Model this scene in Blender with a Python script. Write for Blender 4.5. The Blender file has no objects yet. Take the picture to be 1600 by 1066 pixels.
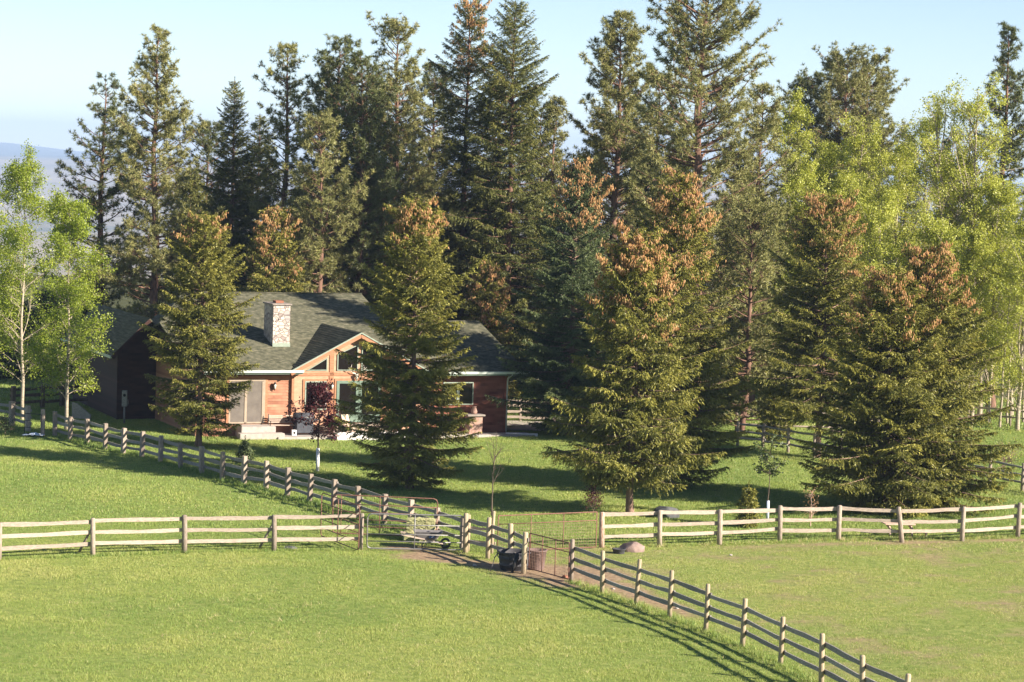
import bpy, math
import numpy as np
from mathutils import Vector, Matrix
sc = bpy.context.scene
rng = np.random.default_rng(7)

# ------------------------------------------------------------------ camera
CAM_H, FPX, PITCH, ROLL = 13.6, 4000.0, math.atan(281 / 4000), math.radians(1.8)
cd = bpy.data.cameras.new("camera"); cam = bpy.data.objects.new("camera", cd)
sc.collection.objects.link(cam); sc.camera = cam
cd.sensor_width = 36; cd.lens = FPX / 1600 * 36; cd.clip_start = 1; cd.clip_end = 60000
cam.matrix_world = Matrix.Translation((0, 0, CAM_H)) @ Matrix.Rotation(math.pi / 2 - PITCH, 4, 'X') @ Matrix.Rotation(ROLL, 4, 'Z')

# ------------------------------------------------------------------ sky, sun, exposure
SUN_A, SUN_E = math.radians(25), math.radians(25)          # sun stands right of the camera and in front of the house
w = bpy.data.worlds.new("World"); sc.world = w; w.use_nodes = True
nt = w.node_tree; bg = nt.nodes["Background"]
sky = nt.nodes.new("ShaderNodeTexSky"); sky.sky_type = 'NISHITA'; sky.sun_disc = False
sky.sun_elevation = SUN_E
sx, sy = math.cos(SUN_A), -math.sin(SUN_A)
sky.sun_rotation = math.atan2(sx, sy)
sky.altitude = 900; sky.air_density = 0.64; sky.dust_density = 0.0; sky.ozone_density = 0.0
nt.links.new(sky.outputs[0], bg.inputs[0]); bg.inputs[1].default_value = 0.058
sd = bpy.data.lights.new("sun", 'SUN'); sd.energy = 5.0; sd.angle = math.radians(0.53); sd.color = (1.0, 0.88, 0.73)
so = bpy.data.objects.new("sun", sd); sc.collection.objects.link(so); so.location = (40, -10, 60)
sv = Vector((sx * math.cos(SUN_E), sy * math.cos(SUN_E), math.sin(SUN_E)))
so.rotation_euler = sv.to_track_quat('Z', 'Y').to_euler()
sc.view_settings.view_transform = 'Standard'; sc.view_settings.look = 'None'
sc.view_settings.exposure = 1.5; sc.view_settings.gamma = 1
sc.cycles.max_bounces = 6; sc.cycles.transparent_max_bounces = 4; sc.cycles.diffuse_bounces = 3
sc.cycles.use_denoising = True

# ------------------------------------------------------------------ photo pixel -> place on the ground
_f = np.array([0, math.cos(PITCH), -math.sin(PITCH)]); _u = np.array([0, math.sin(PITCH), math.cos(PITCH)]); _r = np.array([1., 0, 0])
_r2 = _r * math.cos(ROLL) + _u * math.sin(ROLL); _u2 = -_r * math.sin(ROLL) + _u * math.cos(ROLL)
CP = np.array([0, 0, CAM_H])
def _ray(px, py): return _f * FPX + _r2 * (px - 800) - _u2 * (py - 533)
def at(px, py, z=0.0):
    d = _ray(px, py); p = CP + d * ((z - CAM_H) / d[2]); return float(p[0]), float(p[1])
def topat(px, py, Y):
    d = _ray(px, py); p = CP + d * (Y / d[1]); return float(p[0]), float(p[2])

# ------------------------------------------------------------------ linking helpers
def link(o, parent=None):
    sc.collection.objects.link(o)
    if parent is not None: o.parent = parent
    return o
def tag(o, label=None, cat=None, group=None, kind=None):
    if label: o['label'] = label
    if cat: o['category'] = cat
    if group: o['group'] = group
    if kind: o['kind'] = kind
    return o
def thing(name, label, cat, loc, rz=0, group=None):
    o = bpy.data.objects.new(name, None); link(o); o.location = loc; o.rotation_euler = (0, 0, rz)
    o.empty_display_size = .3
    return tag(o, label, cat, group)
def mesh_np(name, V, F, mat, parent=None, tint=None, smooth=False):
    """V (n,3), F (m,k) with k=3 or 4"""
    me = bpy.data.meshes.new(name); k = F.shape[1]
    me.vertices.add(len(V)); me.vertices.foreach_set("co", np.ascontiguousarray(V, np.float32).ravel())
    me.loops.add(F.size); me.loops.foreach_set("vertex_index", np.ascontiguousarray(F, np.int32).ravel())
    me.polygons.add(len(F)); me.polygons.foreach_set("loop_start", np.arange(0, F.size, k, dtype=np.int32))
    me.polygons.foreach_set("use_smooth", np.full(len(F), smooth, bool))
    me.update(calc_edges=True)
    if tint is not None:
        at_ = me.attributes.new("tint", 'FLOAT', 'FACE'); at_.data.foreach_set("value", np.ascontiguousarray(tint, np.float32))
    me.materials.append(mat)
    return link(bpy.data.objects.new(name, me), parent)
def dupe(root, loc=None, rz=None):
    def rec(o, par):
        c = o.copy(); sc.collection.objects.link(c); c.parent = par
        for ch in [x for x in bpy.data.objects if x.parent == o]: rec(ch, c)
        return c
    kids = list(root.children_recursive); c = rec(root, None)
    if loc is not None: c.location = loc
    if rz is not None: c.rotation_euler = (0, 0, rz)
    return c

class MB:
    def __init__(s): s.v = []; s.f = []; s.sm = []
    def add(s, vs, fs, sm=False):
        b = len(s.v); s.v += [tuple(map(float, q)) for q in vs]; s.f += [tuple(b + i for i in f) for f in fs]; s.sm += [sm] * len(fs); return s
    def box(s, x0, x1, y0, y1, z0, z1):
        return s.add([(x0, y0, z0), (x1, y0, z0), (x1, y1, z0), (x0, y1, z0), (x0, y0, z1), (x1, y0, z1), (x1, y1, z1), (x0, y1, z1)],
                     [(3, 2, 1, 0), (4, 5, 6, 7), (0, 1, 5, 4), (1, 2, 6, 5), (2, 3, 7, 6), (3, 0, 4, 7)])
    def bar(s, p, q, w, h, up=(0, 0, 1)):
        p, q = Vector(p), Vector(q); d = (q - p).normalized(); upv = Vector(up)
        a = d.cross(upv).normalized() * w / 2; b = a.cross(d).normalized() * h / 2
        vs = [p - a - b, p + a - b, p + a + b, p - a + b, q - a - b, q + a - b, q + a + b, q - a + b]
        return s.add(vs, [(0, 1, 2, 3), (7, 6, 5, 4), (0, 4, 5, 1), (1, 5, 6, 2), (2, 6, 7, 3), (3, 7, 4, 0)])
    def tube(s, pts, rad, n=8, caps=True):
        pts = [Vector(p) for p in pts]; rs = rad if hasattr(rad, '__len__') else [rad] * len(pts); vs = []; fs = []
        for i, p in enumerate(pts):
            d = (pts[min(i + 1, len(pts) - 1)] - pts[max(i - 1, 0)]).normalized()
            ref = Vector((0, 0, 1)) if abs(d.z) < .9 else Vector((0, 1, 0))
            a = d.cross(ref).normalized(); b = d.cross(a)
            for k in range(n):
                t = 2 * math.pi * k / n; vs.append(p + a * math.cos(t) * rs[i] + b * math.sin(t) * rs[i])
        for i in range(len(pts) - 1):
            for k in range(n): fs.append((i * n + k, i * n + (k + 1) % n, (i + 1) * n + (k + 1) % n, (i + 1) * n + k))
        if caps: fs.append(tuple(range(n))); fs.append(tuple(reversed(range((len(pts) - 1) * n, len(pts) * n))))
        return s.add(vs, fs, True)
    def lathe(s, prof, n=24, c=(0, 0)):
        vs = []; fs = []
        for r, z in prof:
            for k in range(n): t = 2 * math.pi * k / n; vs.append((c[0] + r * math.cos(t), c[1] + r * math.sin(t), z))
        for i in range(len(prof) - 1):
            for k in range(n): fs.append((i * n + k, i * n + (k + 1) % n, (i + 1) * n + (k + 1) % n, (i + 1) * n + k))
        return s.add(vs, fs, True)
    def prism(s, poly, off):
        """poly: list of 3d points, extruded by vector off"""
        n = len(poly); P = [Vector(p) for p in poly]; Q = [p + Vector(off) for p in P]
        return s.add(P + Q, [tuple(reversed(range(n))), tuple(range(n, 2 * n))] + [(i, (i + 1) % n, n + (i + 1) % n, n + i) for i in range(n)])
    def build(s, name, mat, parent=None, bevel=0):
        me = bpy.data.meshes.new(name); me.from_pydata(s.v, [], s.f); me.polygons.foreach_set("use_smooth", s.sm)
        me.materials.append(mat); me.update(); o = link(bpy.data.objects.new(name, me), parent)
        import bmesh
        bm = bmesh.new(); bm.from_mesh(me); bmesh.ops.recalc_face_normals(bm, faces=bm.faces); bm.to_mesh(me); bm.free()
        if bevel:
            m = o.modifiers.new("b", 'BEVEL'); m.width = bevel; m.segments = 2; m.limit_method = 'ANGLE'
        return o

# ------------------------------------------------------------------ materials
def _mat(name):
    m = bpy.data.materials.new(name); m.use_nodes = True; n = m.node_tree.nodes; return m, n, m.node_tree.links, n["Principled BSDF"]
def lin(c): return tuple(((x / 255) / 12.92 if x / 255 <= .04045 else ((x / 255 + .055) / 1.055) ** 2.4) for x in c) + (1,)
def ramp(n, stops):
    r = n.new("ShaderNodeValToRGB"); e = r.color_ramp.elements
    while len(e) < len(stops): e.new(.5)
    for i, (p, c) in enumerate(stops): e[i].position = p; e[i].color = c if len(c) == 4 else tuple(c) + (1,)
    return r
def mat_noise(name, c0, c1, scale=5, rough=.8, stretch=(1, 1, 1), bump=.0, metal=0, detail=6, rnd=0.0, spec=.3, coords='Object'):
    m, n, l, b = _mat(name)
    tc = n.new("ShaderNodeTexCoord"); mp = n.new("ShaderNodeMapping"); mp.inputs['Scale'].default_value = stretch
    l.new(tc.outputs[coords], mp.inputs[0]); no = n.new("ShaderNodeTexNoise"); no.inputs['Scale'].default_value = scale; no.inputs['Detail'].default_value = detail
    no.inputs['Roughness'].default_value = .65
    l.new(mp.outputs[0], no.inputs['Vector']); r = ramp(n, [(.3, c0), (.7, c1)]); l.new(no.outputs[0], r.inputs[0])
    col = r.outputs[0]
    if rnd:
        oi = n.new("ShaderNodeObjectInfo"); hs = n.new("ShaderNodeHueSaturation"); mr = n.new("ShaderNodeMapRange")
        mr.inputs['To Min'].default_value = 1 - rnd; mr.inputs['To Max'].default_value = 1 + rnd
        l.new(oi.outputs['Random'], mr.inputs[0]); l.new(mr.outputs[0], hs.inputs['Value']); l.new(col, hs.inputs['Color']); col = hs.outputs[0]
        va = n.new("ShaderNodeVectorMath"); l.new(tc.outputs[coords], va.inputs[0]); cb = n.new("ShaderNodeCombineXYZ"); mu = n.new("ShaderNodeMath"); mu.operation = 'MULTIPLY'; mu.inputs[1].default_value = 50
        l.new(oi.outputs['Random'], mu.inputs[0]); l.new(mu.outputs[0], cb.inputs[2]); l.new(mu.outputs[0], cb.inputs[0]); l.new(cb.outputs[0], va.inputs[1]); l.new(va.outputs[0], mp.inputs[0])
    l.new(col, b.inputs['Base Color']); b.inputs['Roughness'].default_value = rough; b.inputs['Metallic'].default_value = metal; b.inputs['Specular IOR Level'].default_value = spec
    if bump:
        bp = n.new("ShaderNodeBump"); bp.inputs['Strength'].default_value = bump; bp.inputs['Distance'].default_value = .02; l.new(no.outputs[0], bp.inputs['Height']); l.new(bp.outputs[0], b.inputs['Normal'])
    return m
def mat_leaf(name, stops, transl=.3, rough=.6, gloss=.03):
    m, n, l, b = _mat(name); n.remove(b); out = n["Material Output"]
    a = n.new("ShaderNodeAttribute"); a.attribute_name = "tint"; r = ramp(n, stops); l.new(a.outputs['Fac'], r.inputs[0])
    d = n.new("ShaderNodeBsdfDiffuse"); t = n.new("ShaderNodeBsdfTranslucent"); l.new(r.outputs[0], d.inputs[0])
    mu = n.new("ShaderNodeMix"); mu.data_type = 'RGBA'; mu.blend_type = 'MULTIPLY'; mu.inputs[0].default_value = 1
    l.new(r.outputs[0], mu.inputs[6]); mu.inputs[7].default_value = (1.25, 1.25, .6, 1); l.new(mu.outputs[2], t.inputs[0])
    mx = n.new("ShaderNodeMixShader"); mx.inputs[0].default_value = transl; l.new(d.outputs[0], mx.inputs[1]); l.new(t.outputs[0], mx.inputs[2])
    g = n.new("ShaderNodeBsdfGlossy"); g.inputs['Roughness'].default_value = .45; g.inputs[0].default_value = (.8, .8, .8, 1)
    m2 = n.new("ShaderNodeMixShader"); m2.inputs[0].default_value = gloss; l.new(mx.outputs[0], m2.inputs[1]); l.new(g.outputs[0], m2.inputs[2]); l.new(m2.outputs[0], out.inputs[0])
    return m
M = {}
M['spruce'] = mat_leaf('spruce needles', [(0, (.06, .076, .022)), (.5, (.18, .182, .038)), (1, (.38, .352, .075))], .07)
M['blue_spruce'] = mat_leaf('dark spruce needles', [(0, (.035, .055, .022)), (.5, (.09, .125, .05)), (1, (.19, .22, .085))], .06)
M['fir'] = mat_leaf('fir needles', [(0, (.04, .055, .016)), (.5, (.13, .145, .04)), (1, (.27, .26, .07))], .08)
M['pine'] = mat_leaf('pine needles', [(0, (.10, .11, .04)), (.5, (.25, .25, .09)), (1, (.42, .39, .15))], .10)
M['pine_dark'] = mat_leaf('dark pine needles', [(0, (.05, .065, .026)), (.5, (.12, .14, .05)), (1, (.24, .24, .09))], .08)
M['aspen'] = mat_leaf('spring leaves', [(0, (.12, .17, .018)), (.5, (.25, .32, .032)), (1, (.40, .44, .065))], .42)
M['cotton'] = mat_leaf('pale spring leaves', [(0, (.18, .21, .032)), (.5, (.38, .41, .07)), (1, (.54, .55, .14))], .36)
M['maple'] = mat_leaf('purple leaves', [(0, (.035, .008, .012)), (.5, (.085, .018, .024)), (1, (.16, .04, .04))], .3)
M['darkleaf'] = mat_leaf('dark sapling leaves', [(0, (.03, .05, .02)), (.5, (.06, .09, .03)), (1, (.12, .14, .05))], .25)
M['grass'] = mat_leaf('grass blades', [(0, (.10, .18, .045)), (.4, (.21, .30, .075)), (.8, (.35, .39, .11)), (1, (.56, .46, .28))], .22, gloss=.02)
M['cone'] = mat_leaf('hanging cones', [(0, (.22, .10, .04)), (.5, (.42, .23, .10)), (1, (.60, .40, .20))], .0)
M['bark'] = mat_noise('conifer bark', (.10, .06, .045), (.30, .20, .15), 9, .95, (1, 1, .25), .6, coords='Object')
M['bark_red'] = mat_noise('ponderosa bark', (.06, .035, .028), (.26, .15, .105), 6, .95, (1, 1, .3), .6)
M['bark_pale'] = mat_noise('aspen bark', (.20, .165, .12), (.46, .40, .31), 6, .8, (1, 1, 2), .2)
M['bark_dark'] = mat_noise('dark bark', (.06, .045, .035), (.16, .12, .09), 9, .9)
M['cream_rail'] = mat_noise('sunbleached rail', (.24, .195, .16), (.50, .42, .345), 9, .9, (.8, .8, 5), .5, rnd=.14)
M['post_grey'] = mat_noise('weathered grey post', (.17, .135, .11), (.42, .35, .285), 10, .95, (4, 4, .6), .6, rnd=.22)
M['post_tan'] = mat_noise('tan round post', (.26, .205, .14), (.50, .41, .28), 11, .9, (4, 4, .6), .3, rnd=.14)
M['rail_grey'] = mat_noise('weathered board', (.17, .16, .15), (.36, .33, .30), 8, .9, (1, 1, 5), .3, rnd=.18)
M['post_red'] = mat_noise('barky reddish post', (.20, .09, .06), (.62, .48, .38), 7, .95, (3, 3, .8), .6)
M['rust_pipe'] = mat_noise('rusty red pipe', (.13, .06, .045), (.25, .13, .095), 12, .7, rnd=.1)
M['steel'] = mat_noise('galvanised pipe', (.17, .168, .165), (.30, .295, .29), 14, .45, metal=.35)
M['wire'] = mat_noise('wire', (.30, .18, .13), (.42, .30, .24), 14, .6, metal=.3)
M['black_rubber'] = mat_noise('black rubber', (.035, .035, .042), (.07, .068, .075), 7, .7)
M['brown_tub'] = mat_noise('brown plastic', (.11, .075, .07), (.18, .125, .115), 7, .6)
M['hay'] = mat_noise('hay', (.24, .25, .11), (.46, .45, .24), 26, .95, (1, 1, 3), .8)
M['hay_end'] = mat_noise('dark hay', (.07, .09, .03), (.17, .19, .08), 26, .95, (1, 1, 3), .8)
M['pink_rock'] = mat_noise('pink rock', (.15, .105, .09), (.32, .235, .21), 4, .9, bump=.7)
M['grey_rock'] = mat_noise('dark rock', (.05, .055, .06), (.12, .12, .125), 4, .9, bump=.6)
M['white_stone'] = mat_noise('white stone', (.60, .58, .56), (.85, .83, .80), 6, .9, bump=.4)
M['concrete'] = mat_noise('concrete', (.30, .27, .25), (.44, .40, .37), 4, .9, bump=.2)
M['white_plastic'] = mat_noise('white plastic', (.70, .70, .72), (.85, .85, .85), 5, .5)
M['blue_guard'] = mat_noise('pale blue tree guard', (.50, .58, .72), (.66, .72, .82), 5, .6)
M['green_trim'] = mat_noise('green painted trim', (.11, .165, .13), (.17, .235, .185), 7, .5)
M['pale_green'] = mat_noise('pale green trim', (.22, .27, .22), (.31, .36, .30), 7, .5)
M['gutter'] = mat_noise('white gutter', (.48, .56, .53), (.62, .68, .64), 5, .4)
M['trim_wood'] = mat_noise('orange stained board', (.30, .13, .07), (.44, .22, .125), 5, .7, (1, 1, 3), .1)
M['tan_frame'] = mat_noise('tan door frame', (.28, .225, .17), (.38, .31, .24), 5, .6)
M['screen'] = mat_noise('screen mesh', (.115, .10, .09), (.17, .15, .13), 3, .8)
M['black_metal'] = mat_noise('black iron', (.012, .012, .014), (.03, .03, .03), 5, .5)
M['grill'] = mat_noise('dark cover', (.035, .04, .055), (.07, .075, .09), 5, .7)
M['bench'] = mat_noise('pale bench wood', (.36, .28, .23), (.52, .43, .36), 8, .8, (5, 1, 1))
M['chair_tan'] = mat_noise('tan sling', (.48, .34, .25), (.62, .46, .35), 8, .8)
M['chair_green'] = mat_noise('grey green chair', (.18, .26, .21), (.28, .36, .30), 8, .6)
M['pinkwood'] = mat_noise('pinkish planks', (.48, .33, .25), (.68, .50, .40), 8, .85, (1, 6, 1), .2)
M['bone'] = mat_noise('bone', (.62, .57, .48), (.82, .78, .70), 9, .7)
M['lamp_glass'] = mat_noise('frosted lamp glass', (.55, .52, .48), (.75, .72, .66), 5, .3)
M['blue_print'] = mat_noise('blue sticker', (.03, .10, .30), (.05, .14, .36), 5, .4)
M['tray'] = mat_noise('grey poly tray', (.13, .125, .13), (.21, .20, .205), 5, .5)
M['flue'] = mat_noise('clay flue', (.22, .09, .055), (.32, .14, .09), 5, .8)
M['flagstone'] = mat_noise('grey cap stone', (.20, .17, .15), (.32, .28, .25), 6, .9)
M['stoop'] = mat_noise('tan stone', (.40, .31, .24), (.58, .47, .37), 6, .9, bump=.3)
M['brick'] = mat_noise('pinkish stone', (.26, .15, .12), (.42, .28, .23), 9, .9, bump=.4)
m, n, l, b = _mat('window glass'); b.inputs['Base Color'].default_value = (.012, .010, .009, 1); b.inputs['Roughness'].default_value = .08; b.inputs['Specular IOR Level'].default_value = .3
M['glass'] = m
def mat_siding(name, c0, c1, freq, vert=False):
    m, n, l, b = _mat(name); tc = n.new("ShaderNodeTexCoord"); sp = n.new("ShaderNodeSeparateXYZ"); l.new(tc.outputs['Object'], sp.inputs[0])
    # per-board tone: noise sampled at floor(z*freq)
    mu = n.new("ShaderNodeMath"); mu.operation = 'MULTIPLY'; mu.inputs[1].default_value = freq; l.new(sp.outputs['X' if vert else 'Z'], mu.inputs[0])
    fl = n.new("ShaderNodeMath"); fl.operation = 'FLOOR'; l.new(mu.outputs[0], fl.inputs[0])
    cb = n.new("ShaderNodeCombineXYZ"); l.new(fl.outputs[0], cb.inputs[2]); mp = n.new("ShaderNodeMath"); mp.operation = 'MULTIPLY'; mp.inputs[1].default_value = .45; l.new(sp.outputs['X' if not vert else 'Z'], mp.inputs[0]); l.new(mp.outputs[0], cb.inputs[0])
    no = n.new("ShaderNodeTexNoise"); no.inputs['Scale'].default_value = 2.3; no.inputs['Detail'].default_value = 5; l.new(cb.outputs[0], no.inputs['Vector'])
    r = ramp(n, [(.35, c0), (.65, c1)]); l.new(no.outputs[0], r.inputs[0]); l.new(r.outputs[0], b.inputs['Base Color'])
    b.inputs['Roughness'].default_value = .75; b.inputs['Specular IOR Level'].default_value = .25
    return m
M['siding'] = mat_siding('stained lap siding', (.25, .105, .065), (.46, .245, .155), 1 / .14)
M['garage'] = mat_siding('garage siding with painted shade', (.035, .016, .012), (.07, .032, .024), 1 / .14)  # shade lying on the garage wing is put into this siding colour
M['siding_dark'] = mat_siding('dark red lap siding', (.14, .042, .028), (.30, .11, .07), 1 / .14)
M['gable_wall'] = mat_noise('orange gable boards', (.38, .20, .125), (.56, .34, .225), 3.2, .7, (1, 1, 4), .05)
def mat_roof():
    m, n, l, b = _mat('green grey shingles'); tc = n.new("ShaderNodeTexCoord"); sp = n.new("ShaderNodeSeparateXYZ"); l.new(tc.outputs['Object'], sp.inputs[0])
    mz = n.new("ShaderNodeMath"); mz.operation = 'MULTIPLY'; mz.inputs[1].default_value = 1 / .042; l.new(sp.outputs['Z'], mz.inputs[0])
    fr = n.new("ShaderNodeMath"); fr.operation = 'FRACT'; l.new(mz.outputs[0], fr.inputs[0]); fl = n.new("ShaderNodeMath"); fl.operation = 'FLOOR'; l.new(mz.outputs[0], fl.inputs[0])
    cb = n.new("ShaderNodeCombineXYZ"); l.new(fl.outputs[0], cb.inputs[2]); l.new(sp.outputs['X'], cb.inputs[0]); l.new(sp.outputs['Y'], cb.inputs[1])
    mp = n.new("ShaderNodeMapping"); mp.inputs['Scale'].default_value = (1.6, .4, 3.1); l.new(cb.outputs[0], mp.inputs[0])
    no = n.new("ShaderNodeTexNoise"); no.inputs['Scale'].default_value = 2.5; no.inputs['Detail'].default_value = 3; l.new(mp.outputs[0], no.inputs['Vector'])
    r = ramp(n, [(.28, (.05, .053, .034)), (.5, (.10, .10, .066)), (.72, (.18, .168, .118))]); l.new(no.outputs[0], r.inputs[0])
    l.new(r.outputs[0], b.inputs['Base Color']); b.inputs['Roughness'].default_value = .9; b.inputs['Specular IOR Level'].default_value = .2
    bp = n.new("ShaderNodeBump"); bp.inputs['Strength'].default_value = .6; bp.inputs['Distance'].default_value = .03; l.new(fr.outputs[0], bp.inputs['Height']); l.new(bp.outputs[0], b.inputs['Normal'])
    return m
M['roof'] = mat_roof()
def mat_stone():
    m, n, l, b = _mat('river stone masonry'); tc = n.new("ShaderNodeTexCoord"); mp = n.new("ShaderNodeMapping"); mp.inputs['Scale'].default_value = (1, 1, 1.25); l.new(tc.outputs['Object'], mp.inputs[0])
    v = n.new("ShaderNodeTexVoronoi"); v.inputs['Scale'].default_value = 4.6; l.new(mp.outputs[0], v.inputs['Vector'])
    e = n.new("ShaderNodeTexVoronoi"); e.feature = 'DISTANCE_TO_EDGE'; e.inputs['Scale'].default_value = 4.6; l.new(mp.outputs[0], e.inputs['Vector'])
    sp = n.new("ShaderNodeSeparateColor"); l.new(v.outputs['Color'], sp.inputs[0])
    r = ramp(n, [(0, (.28, .23, .21)), (.4, (.48, .41, .36)), (.75, (.58, .51, .44)), (1, (.34, .31, .30))]); l.new(sp.outputs[0], r.inputs[0])
    g = ramp(n, [(.015, (0, 0, 0)), (.06, (1, 1, 1))]); l.new(e.outputs['Distance'], g.inputs[0])
    mx = n.new("ShaderNodeMix"); mx.data_type = 'RGBA'; l.new(g.outputs[0], mx.inputs[0]); mx.inputs[6].default_value = (.26, .21, .19, 1); l.new(r.outputs[0], mx.inputs[7]); l.new(mx.outputs[2], b.inputs['Base Color'])
    bp = n.new("ShaderNodeBump"); bp.inputs['Strength'].default_value = .9; bp.inputs['Distance'].default_value = .05; l.new(g.outputs[0], bp.inputs['Height']); l.new(bp.outputs[0], b.inputs['Normal']); b.inputs['Roughness'].default_value = .9
    return m
M['stone'] = mat_stone()

# ------------------------------------------------------------------ ground
def vnoise(x, y, cell, seed):
    x = np.asarray(x, float) / cell + 1000; y = np.asarray(y, float) / cell + 1000
    xi = np.floor(x).astype(np.int64); yi = np.floor(y).astype(np.int64); fx = x - xi; fy = y - yi
    fx = fx * fx * (3 - 2 * fx); fy = fy * fy * (3 - 2 * fy)
    def h(a, b_):
        k = (a * 374761393 + b_ * 668265263 + seed * 1442695041) & 0x7fffffff; k = (k ^ (k >> 13)) * 1274126177 & 0x7fffffff
        return ((k ^ (k >> 16)) & 0xffff) / 65535.
    return (h(xi, yi) * (1 - fx) + h(xi + 1, yi) * fx) * (1 - fy) + (h(xi, yi + 1) * (1 - fx) + h(xi + 1, yi + 1) * fx) * fy
def sstep(a, b, x): t = np.clip((x - a) / (b - a), 0, 1); return t * t * (3 - 2 * t)
def hgt(x, y):
    x = np.asarray(x, float); y = np.asarray(y, float)
    h = (vnoise(x, y, 4, 1) - .5) * .07 * sstep(20, 40, y)
    h = h - 120 * sstep(185, 1700, y)
    h = h + sstep(5000, 9000, y) * (70 + 24 * vnoise(x, y, 900, 3) + 10 * vnoise(x, y, 300, 4))
    r2 = sstep(9800, 14000, y) * (8 + 46 * sstep(-2400, -2740, x) * sstep(-4800, -3000, x) + 8 * vnoise(x, y, 700, 5))
    return h + r2
def ell(x, y, px, py, rx, ry, rot=0):
    cx, cy = at(px, py); c, s = math.cos(rot), math.sin(rot); dx, dy = x - cx, y - cy
    return np.sqrt(((dx * c + dy * s) / rx) ** 2 + ((-dx * s + dy * c) / ry) ** 2)
# line of the diagonal fence: signed side (positive = paddock on the right)
_a = np.array(at(891, 909.5)); _b = np.array(at(1283, 1073)); _d = (_b - _a) / np.linalg.norm(_b - _a); _n = np.array([-_d[1], _d[0]])
if _n[0] < 0: _n = -_n
def side(x, y): return (x - _a[0]) * _n[0] + (y - _a[1]) * _n[1]
_fr = np.array(at(1030, 853)); _fs = np.array(at(1590, 839))
def paddock(x, y):
    yf = _fr[1] + (x - _fr[0]) * (_fs[1] - _fr[1]) / (_fs[0] - _fr[0])
    return sstep(-.3, .4, side(x, y)) * sstep(.6, -.3, y - yf)
def dirt(x, y):
    nz = vnoise(x, y, .9, 11) * .7 + vnoise(x, y, .3, 12) * .5
    d = np.zeros_like(x, float)
    for (px, py, rx, ry, rot) in [(672, 868, 1.6, 1.8, .3), (715, 876, 1.5, .9, -.3), (770, 884, 1.6, 1.0, -.5), (860, 893, 1.9, 2.6, -.9), (915, 905, 1.6, 3.0, .95 - math.pi / 2), (985, 925, .9, 3.6, .35), (1050, 948, .55, 2.4, .35),
                                  (640, 856, 1.2, .8, 0)]:
        d = np.maximum(d, (1 - ell(x, y, px, py, rx, ry, rot)) * 2.6 + (nz - .6) * 1.0)
    e = paddock(x, y)
    d = np.maximum(d, e * (.02 + (vnoise(x, y, 2.6, 21) - .5) * .5 + (nz - .6) * 1.5))
    yf = _fr[1] + (x - _fr[0]) * (_fs[1] - _fr[1]) / (_fs[0] - _fr[0])
    d = np.maximum(d, sstep(5.5, 9, x) * np.exp(-((y - yf + .7) / .55) ** 2) * (.25 + nz * .8) * (x > 0))
    return np.clip(d, 0, 1)
def mk_axis(lo, hi, d0, a0, a1, g):
    xs = list(np.arange(a0, a1 + 1e-6, d0)); s = d0
    while xs[-1] < hi: s *= g; xs.append(xs[-1] + s)
    s = d0; left = [xs[0]]
    while left[-1] > lo: s *= g; left.append(left[-1] - s)
    return np.array(left[:0:-1] + xs)
gx = mk_axis(-5200, 5200, .5, -32, 32, 1.16); gy = mk_axis(-55, 14500, .5, 58, 160, 1.03)
GX, GY = np.meshgrid(gx, gy); GZ = hgt(GX, GY); nx, ny = len(gx), len(gy)
V = np.stack([GX.ravel(), GY.ravel(), GZ.ravel()], 1)
i0 = (np.arange(ny - 1)[:, None] * nx + np.arange(nx - 1)[None]).ravel(); Fq = np.stack([i0, i0 + 1, i0 + nx + 1, i0 + nx], 1)
m, n, l, b = _mat('meadow ground')
g = n.new("ShaderNodeNewGeometry"); 
def nz(scale, det=5):
    k = n.new("ShaderNodeTexNoise"); k.inputs['Scale'].default_value = scale; k.inputs['Detail'].default_value = det; k.inputs['Roughness'].default_value = .65; l.new(g.outputs['Position'], k.inputs['Vector']); return k
r1 = ramp(n, [(.3, (.12, .16, .04)), (.5, (.20, .25, .065)), (.72, (.30, .31, .10))]); l.new(nz(3.0, 8).outputs[0], r1.inputs[0])
r2 = ramp(n, [(.3, (.17, .115, .075)), (.7, (.42, .31, .20))]); l.new(nz(5, 8).outputs[0], r2.inputs[0])
ad = n.new("ShaderNodeAttribute"); ad.attribute_name = 'dirt'; mx = n.new("ShaderNodeMix"); mx.data_type = 'RGBA'
l.new(ad.outputs['Fac'], mx.inputs[0]); l.new(r1.outputs[0], mx.inputs[6]); l.new(r2.outputs[0], mx.inputs[7])
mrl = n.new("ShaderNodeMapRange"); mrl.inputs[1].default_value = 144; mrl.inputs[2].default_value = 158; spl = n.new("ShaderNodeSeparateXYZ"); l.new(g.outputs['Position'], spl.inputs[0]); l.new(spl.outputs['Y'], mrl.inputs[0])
rl = ramp(n, [(.3, (.04, .055, .02)), (.7, (.11, .11, .05))]); l.new(nz(1.2, 6).outputs[0], rl.inputs[0]); mxl = n.new("ShaderNodeMix"); mxl.data_type = 'RGBA'; l.new(mrl.outputs[0], mxl.inputs[0]); l.new(mx.outputs[2], mxl.inputs[6]); l.new(rl.outputs[0], mxl.inputs[7]); mx = mxl
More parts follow.
